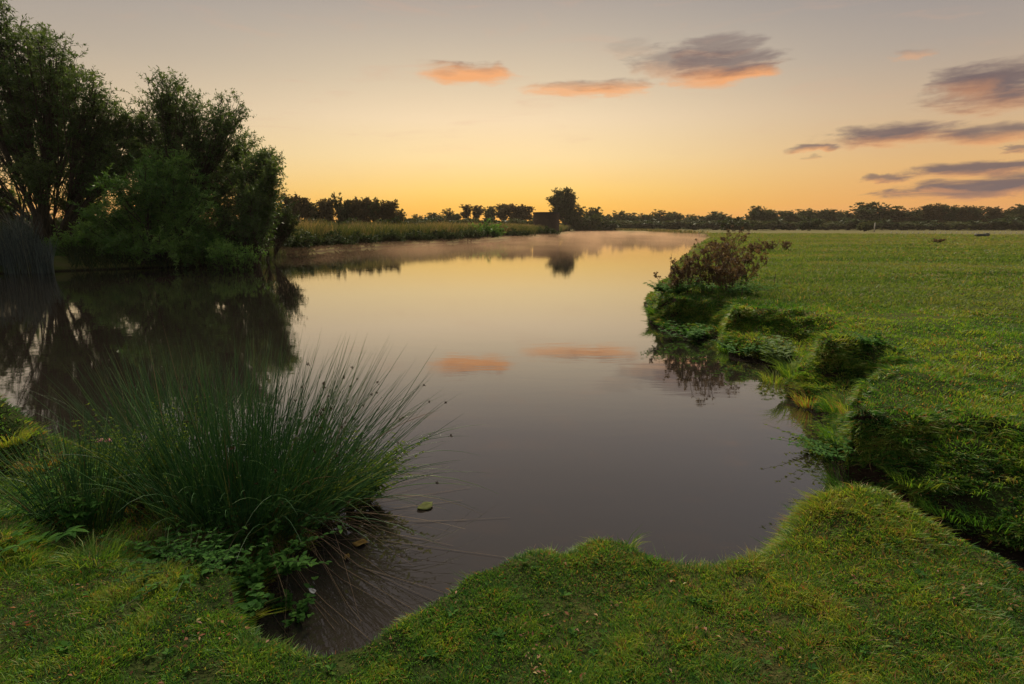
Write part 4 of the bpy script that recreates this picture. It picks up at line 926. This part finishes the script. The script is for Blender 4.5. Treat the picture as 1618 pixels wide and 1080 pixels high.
herb(90, 880, .2, 'broad dark leaves at the foot of the smaller rush clump', 'plant', M['herb'], 95, ns=20, h=.2, spread=.34, L=.10, Wd=.035, pairs=4, name='plantain')
herb(300, 905, .33, 'bright green leafy patch on the lip of the turf near the notch', 'plant', M['herb'], 96, ns=40, h=.09, spread=.22, L=.032, Wd=.018, pairs=4, name='turf_herb')
herb(375, 975, .2, 'round leaved plant on the muddy side of the notch', 'plant', M['herb'], 97, ns=14, h=.12, spread=.16, L=.042, Wd=.04, pairs=3, name='marsh_pennywort')
herb(450, 960, .05, 'small leafy plant at the water line inside the notch', 'plant', M['herb'], 98, ns=14, h=.16, spread=.14, L=.04, Wd=.03, pairs=4, name='brooklime')
herb(30, 760, .2, 'yellow green herbs below the mossy mound at the left edge', 'plant', M['yellow_herb'], 99, ns=44, h=.2, spread=.45, L=.03, Wd=.014, pairs=7, name='bedstraw')
herb(120, 760, .1, 'low yellow green leaves between the left mound and the pink flowers', 'plant', M['yellow_herb'], 100, ns=44, h=.22, spread=.5, L=.035, Wd=.014, pairs=7, name='bedstraw')
herb(195, 760, .1, 'dark leaves crowding round the pink flowers', 'plant', M['herb'], 101, ns=40, h=.30, spread=.4, L=.045, Wd=.018, pairs=8, name='mint_plant')
# right bank plants
herb(1228, 575, .05, 'pale leafy nettle in the shaded hollow of the right bank', 'plant', M['nettle'], 111, ns=20, h=.5, spread=.24, L=.11, Wd=.06, pairs=6, name='nettle')
herb(1085, 532, .05, 'dark leafy plant at the foot of the farthest bank lobe', 'plant', M['herb'], 112, ns=24, h=.35, spread=.4, L=.12, Wd=.07, pairs=4, name='butterbur')
herb(1172, 560, .05, 'green leaves at the foot of the second bank lobe', 'plant', M['herb'], 113, ns=26, h=.3, spread=.4, L=.09, Wd=.05, pairs=4, name='nettle')
herb(1375, 600, .2, 'small green plant on the dark eroded face of the right bank', 'plant', M['herb'], 114, ns=14, h=.16, spread=.2, L=.07, Wd=.04, pairs=4, name='nettle')
herb(1312, 700, .08, 'yellow green trailing plant on the water corner of the nearest right lobe', 'plant', M['yellow_herb'], 115, ns=34, h=.26, spread=.26, L=.05, Wd=.028, pairs=7, lean=(-.5, -.2), name='bittersweet')
herb(1335, 740, .1, 'bittersweet shoots hanging over the water below the nearest right lobe', 'plant', M['herb'], 116, ns=26, h=.34, spread=.22, L=.045, Wd=.024, pairs=8, lean=(-.8, -.1), droop=.3, name='bittersweet')
herb(1300, 825, .1, 'dark shoots standing in the water mouth of the gully against the near bank', 'plant', M['herb'], 117, ns=10, h=.24, spread=.12, L=.035, Wd=.018, pairs=7, lean=(-.25, 0), name='watercress')
for k, (u, v, z, n, h, l, ti) in enumerate([(1255, 605, .1, 260, .30, 'bright green grass tuft leaning over the water below the middle lobe', (.35, .7)), (1280, 640, .03, 180, .26, 'rusty straw tuft at the waterline below the middle lobe', (.6, 1.0)),
        (1225, 600, .02, 120, .25, 'thin pale tuft trailing into the water left of the bright tuft', (.5, .85)), (1325, 655, .1, 220, .28, 'dark green tuft in the hollow right of the straw tuft', (.1, .45)), (1400, 790, .1, 180, .13, 'straw tuft on the shaded side of the gully', (.5, .9)),
        (1500, 800, .15, 200, .13, 'dark green tuft on the shaded gully slope', (.1, .5)), (1560, 830, .1, 200, .13, 'deep green tuft at the bottom of the gully near the right edge', (.05, .4)), (1440, 765, .2, 160, .12, 'olive tuft halfway down the gully slope', (.3, .7)),
        (1345, 770, .05, 260, .30, 'dark tuft hanging at the dark corner of the gully mouth', (.1, .5)), (1330, 725, .1, 200, .22, 'green tuft above the dark corner of the gully mouth', (.2, .6)), (15, 700, .35, 400, .16, 'mossy yellow tussock at the far left edge', (.6, .85)), (60, 715, .3, 260, .14, 'brown tinged tussock beside the mossy one', (.75, 1.0)), (150, 890, .34, 200, .13, 'ragged grass tuft on the turf lip below the smaller rushes', (.3, .8)),
        (1035, 500, .1, 240, .3, 'dark fringe tuft on the water tip of the farthest lobe', (.2, .6)), (1150, 545, .1, 220, .28, 'green tuft overhanging the water on the second lobe', (.2, .6)), (1340, 700, .15, 200, .24, 'straw and rust tuft on the face of the nearest right lobe', (.5, 1.0))]):
    p = at(u, v, z); p[2] = max(hz(p[0], p[1]), 0.0); tuft('grass_tuft', p, l, M['grass'], 130 + k, n, h, .10 + .04 * (u > 1200), .0016 + .0007 * p[1], tint=ti)

# pink flowers, feather, floating leaves
def flower(u, v, z, label, seed):
    r = np.random.default_rng(seed); y = at(185, 770, .1)[1]; head = atY(u, v, y); g0 = max(hz(head[0], head[1]), .02)
    root = empty('pink_flower', (head[0], head[1], g0), label, 'flower', 'pink flowers behind the small rushes'); H = head[2] - g0
    P = np.zeros((1, 5, 3)); P[0, :, 2] = np.linspace(0, H, 5); P[0, :, 0] = np.sin(np.linspace(0, 2, 5)) * .01
    w = MB(); Vv, f, _ = tubes(P, np.full((1, 5), .0016), 5); w.add(Vv, f); w.build('stalk', M['stem'], root)
    c = MB(); n = 90; d = rand_unit(n, r); d[:, 2] = np.abs(d[:, 2]) * .9 - .1; d = nrm(d)
    Vv, f = leaves(P[0, 4] + d * .008, nrm(d + r.normal(0, .25, (n, 3))), rand_unit(n, r), .019, .007); c.add(Vv, f, r.random(n)); c.build('petals', M['pink'], root)
flower(156, 697, .3, 'left one of two small round pink flower heads', 201); flower(169, 696, .3, 'right one of two small round pink flower heads', 202)
def pad(u, v, L, Wd, label, mt, rz, curl=.012, name='floating_leaf'):
    p = at(u, v, .006); n = 20; a = np.linspace(0, 2 * np.pi, n, endpoint=False)
    rr = 1 + .08 * np.sin(3 * a) + .05 * np.sin(7 * a + 1); rr[0] *= 1.25; x = np.cos(a) * L / 2 * rr; y = np.sin(a) * Wd / 2 * rr
    ring = np.stack([x, y, .002 + curl * (np.abs(np.sin(a * 1.5)) ** 2)], -1); inn = ring * np.array([.55, .55, .3]) + np.array([0, 0, .002]); c0 = np.array([[0, 0, .001]])
    V = np.vstack([ring, inn, c0, ring - [0, 0, .0012]]); b = MB(); k = np.arange(n); kn = (k + 1) % n
    b.add(V, np.stack([k, kn, kn + n, k + n], -1)); b.f.append(np.stack([k + n, kn + n, np.full(n, 2 * n)], -1)); b.t.append(np.full(n, .5))
    b.f.append(np.stack([kn, k, k + 2 * n + 1, kn + 2 * n + 1], -1)); b.t.append(np.full(n, .5))
    o = b.build(name, mt, None, True); o.location = tuple(p); o.rotation_euler = (0, 0, rz); tag(o, label, 'leaf'); return o
pad(568, 859, .085, .06, 'brown floating leaf on the dark water right of the dry rush stems', M['lily'], .3)
pad(672, 800, .12, .09, 'yellow green floating leaf among the trailing rush tips', M['lily_green'], 1.0, .006)
pad(548, 880, .05, .03, 'small curled brown leaf floating left of the larger one', M['lily'], 2.0)
def feather(u, v, label, seed, rz):
    p = at(u, v, .008); n = 26; b = MB(); t = np.linspace(0, 1, n); L = .07
    x = t * L - L / 2; P = np.stack([x, .006 * np.sin(t * 3), .004 + .008 * t * t], -1)
    for s in (-1, 1):
        D = nrm(np.stack([np.full(n, .7), np.full(n, s * 1.0), np.full(n, .15)], -1)); ln = .017 * np.sin(np.pi * np.clip(t * .95 + .05, 0, 1)) + .002
        Vv, f = leaves(P, D, np.tile([[0, 0, 1.]], (n, 1)), ln, .005, 0); b.add(Vv, f)
    root = empty('feather', tuple(p), label, 'feather'); root.rotation_euler = (0, 0, rz); b.build('vane', M['white_petal'], root)
    q = MB(); Vv, f, _ = tubes(P[None], np.linspace(.0009, .0004, n)[None], 4); q.add(Vv, f); q.build('quill', M['white_petal'], root)
feather(492, 935, 'small white feather floating in the dark notch of water', 1, -.9)

# ------------------------------------------------------------------ brown seeding plants on the far lobe
def burdock(pos, label, seed, H=1.2, spread=.5, nst=9, group='brown seeding plants on the right bank', heads=26, hs=.042):
    r = np.random.default_rng(seed); root = empty('burdock_plant', tuple(pos), label, 'plant', group)
    S = 8; t = np.linspace(0, 1, S)[None, :, None]; a = r.uniform(0, 6.28, nst)
    L = H * r.uniform(.65, 1.08, nst); o = np.stack([np.cos(a), np.sin(a), 0 * a], -1) * (spread / H * r.uniform(.1, 1.4, nst))[:, None]
    base = np.stack([np.cos(a), np.sin(a), 0 * a], -1) * (r.random(nst) * spread * .25)[:, None]; base[:, 2] = -.03
    P = base[:, None] + np.array([0, 0, 1.]) * t * L[:, None, None] + o[:, None] * t ** 1.3 * L[:, None, None] + r.normal(0, .006, (nst, S, 3))
    w = MB(); Vv, f, _ = tubes(P, np.linspace(1, .35, S)[None] * .009 * np.ones((nst, 1)), 5); w.add(Vv, f)
    nb = 6; si = np.repeat(np.arange(nst), nb); K = len(si); ti = r.integers(2, S, K); s0 = P[si, ti]
    d = nrm(rand_unit(K, r) * np.array([1, 1, .4]) + np.array([0, 0, .75]) + nrm(P[si, -1] - P[si, 0]) * .3); bl = r.uniform(.12, .34, K) * H / 1.2
    e = s0 + d * bl[:, None]; Q = bez(s0, (s0 + e) / 2 + np.array([0, 0, -.03]), e, 5)
    Vv, f, _ = tubes(Q, np.linspace(1, .5, 5)[None] * .004 * np.ones((K, 1)), 4); w.add(Vv, f); w.build('stalks', M['burdock_stem'], root, True)
    # spiky seed heads at the ends and along the branches
    c = MB(); hp = np.concatenate([e, P[:, -1], Q[:, 3][::3] + r.normal(0, .01, (len(Q[::3]), 3))]); n = len(hp); m_ = 16
    hsz = r.uniform(.7, 1.3, n) * hs
    dd = rand_unit(n * m_, r); hi = np.repeat(np.arange(n), m_)
    Vv, f = leaves(hp[hi] + dd * (hsz * .15)[hi][:, None], dd, rand_unit(n * m_, r), hsz[hi] * r.uniform(.8, 1.6, n * m_), hsz[hi] * .5, .1); c.add(Vv, f, np.clip(np.repeat(r.random(n) * .6, m_) + r.random(n * m_) * .3, 0, .85))
    c.build('seed_heads', M['burdock'], root)
    # withered leaves lower down
    n = nst * 9; i_ = r.integers(0, nst, n); j_ = r.integers(0, S - 2, n); pp = P[i_, j_]; D = nrm(rand_unit(n, r) * np.array([1, 1, .5]) + np.array([0, 0, -.1]))
    lf = MB(); s_ = r.uniform(.05, .12, n) * H / 1.2; Vv, f = leaves(pp, D, rand_unit(n, r) + np.array([0, 0, 1.]), s_, s_ * .5, .12); lf.add(Vv, f, r.choice([.1, .3, .5, .7, 1.0], n)); lf.build('leaves', M['burdock'], root)
def bd(u, vb, vt, label, seed, spx, **k):
    p = at(u, vb, .42); p[2] = hz(p[0], p[1]); top = atY(u, vt, p[1])[2]; sp = spx * p[1] / F
    k['nst'] = max(7, int(k['nst'] * .72)); burdock(p, label, seed, H=(top - p[2]) * .95, spread=sp, **k)
bd(1062, 472, 420, 'lowest greenish brown seeding plant at the water tip of the lobe', 301, 26, nst=12)
bd(1085, 472, 392, 'brown seeding plant second from the water, its heads against the golden river', 302, 36, nst=13)
bd(1118, 474, 382, 'full brown seeding plant in the middle of the thicket', 303, 40, nst=15)
bd(1138, 466, 366, 'tallest brown seeding plant, its top just over the far shore', 304, 34, nst=14)
bd(1150, 474, 400, 'dense reddish brown seeding plant at the right foot of the thicket', 305, 34, nst=16)
bd(1168, 462, 392, 'brown seeding plant at the meadow side of the thicket', 306, 30, nst=13)
bd(1152, 430, 368, 'paler seeding plant standing behind the thicket', 307, 24, nst=13)
G2 = 'brown seeding plants behind the thicket'
bd(1186, 404, 386, 'first of the low seeding plants in the strip behind the thicket', 311, 14, nst=12, group=G2, hs=.05)
bd(1203, 402, 384, 'second low seeding plant in the strip behind the thicket', 312, 14, nst=12, group=G2, hs=.05)
bd(1218, 400, 380, 'tallest of the low seeding plants in the strip behind the thicket', 313, 14, nst=12, group=G2, hs=.05)
bd(1240, 399, 382, 'small seeding plant at the meadow end of the strip behind the thicket', 314, 8, nst=8, group=G2, hs=.05)
bd(1480, 387, 378, 'low brown weed clump alone in the open meadow', 315, 7, nst=16, group=None, hs=.06)
herb(1140, 476, .4, 'dark green leaves round the foot of the brown thicket', 'plant', M['herb'], 321, ns=60, h=.4, spread=.9, L=.10, Wd=.05, pairs=6, name='nettle')
herb(1060, 478, .35, 'green leaves under the seeding plants at the water tip', 'plant', M['herb'], 322, ns=50, h=.30, spread=.4, L=.10, Wd=.05, pairs=6, name='nettle')
for k, (u, vb, vt, l) in enumerate([(1171, 480, 455, 'bare thin stalk just right of the thicket'), (1223, 457, 432, 'bare thin stalk alone on the turf right of the thicket'), (1060, 415, 400, 'bare thin stalk sticking up by the river behind the thicket')]):
    p = at(u, vb, .45); p[2] = hz(p[0], p[1]); H = atY(u, vt, p[1])[2] - p[2]; P = np.zeros((1, 6, 3)); P[0, :, 2] = np.linspace(-.03, H, 6); P[0, :, 0] = rng.normal(0, .008, 6)
    b = MB(); Vv, f, _ = tubes(P, np.linspace(.010, .005, 6)[None], 5); b.add(Vv, f); o = b.build('dead_stalk', M['burdock_stem']); o.location = tuple(p); tag(o, l, 'stalk')

# ------------------------------------------------------------------ mist lying on the river
m, g2, out = mat('river_mist')
pv = g2.n('ShaderNodeVolumePrincipled'); pv.inputs['Color'].default_value = C(.96, .62, .40); pv.inputs['Density'].default_value = .028; pv.inputs['Anisotropy'].default_value = .6
geo = g2.n('ShaderNodeNewGeometry'); mnz = g2.noise(g2.vm('MULTIPLY', geo.outputs['Position'], (1, .35, .8)), .22, 2, .5)
g2.link(g2.mr(mnz, .34, .74, .004, .034), pv.inputs['Density'])
g2.link(pv.outputs[0], out.inputs['Volume'])
mm = MB(); box(mm, -60, 150, 34, 245, .02, .55)
tag(mm.build('mist', m), 'thin pinkish mist lying on the far reach of the river', 'mist', kind='stuff')

# ------------------------------------------------------------------ thin dawn haze over everything
m, g2, out = mat('dawn_haze')
pv = g2.n('ShaderNodeVolumePrincipled'); pv.inputs['Color'].default_value = C(.95, .82, .70); pv.inputs['Density'].default_value = .00017; pv.inputs['Anisotropy'].default_value = .3
g2.link(pv.outputs[0], out.inputs['Volume'])
mm = MB(); box(mm, -950, 950, -950, 950, -3.0, 26)
tag(mm.build('haze', m), kind='stuff')
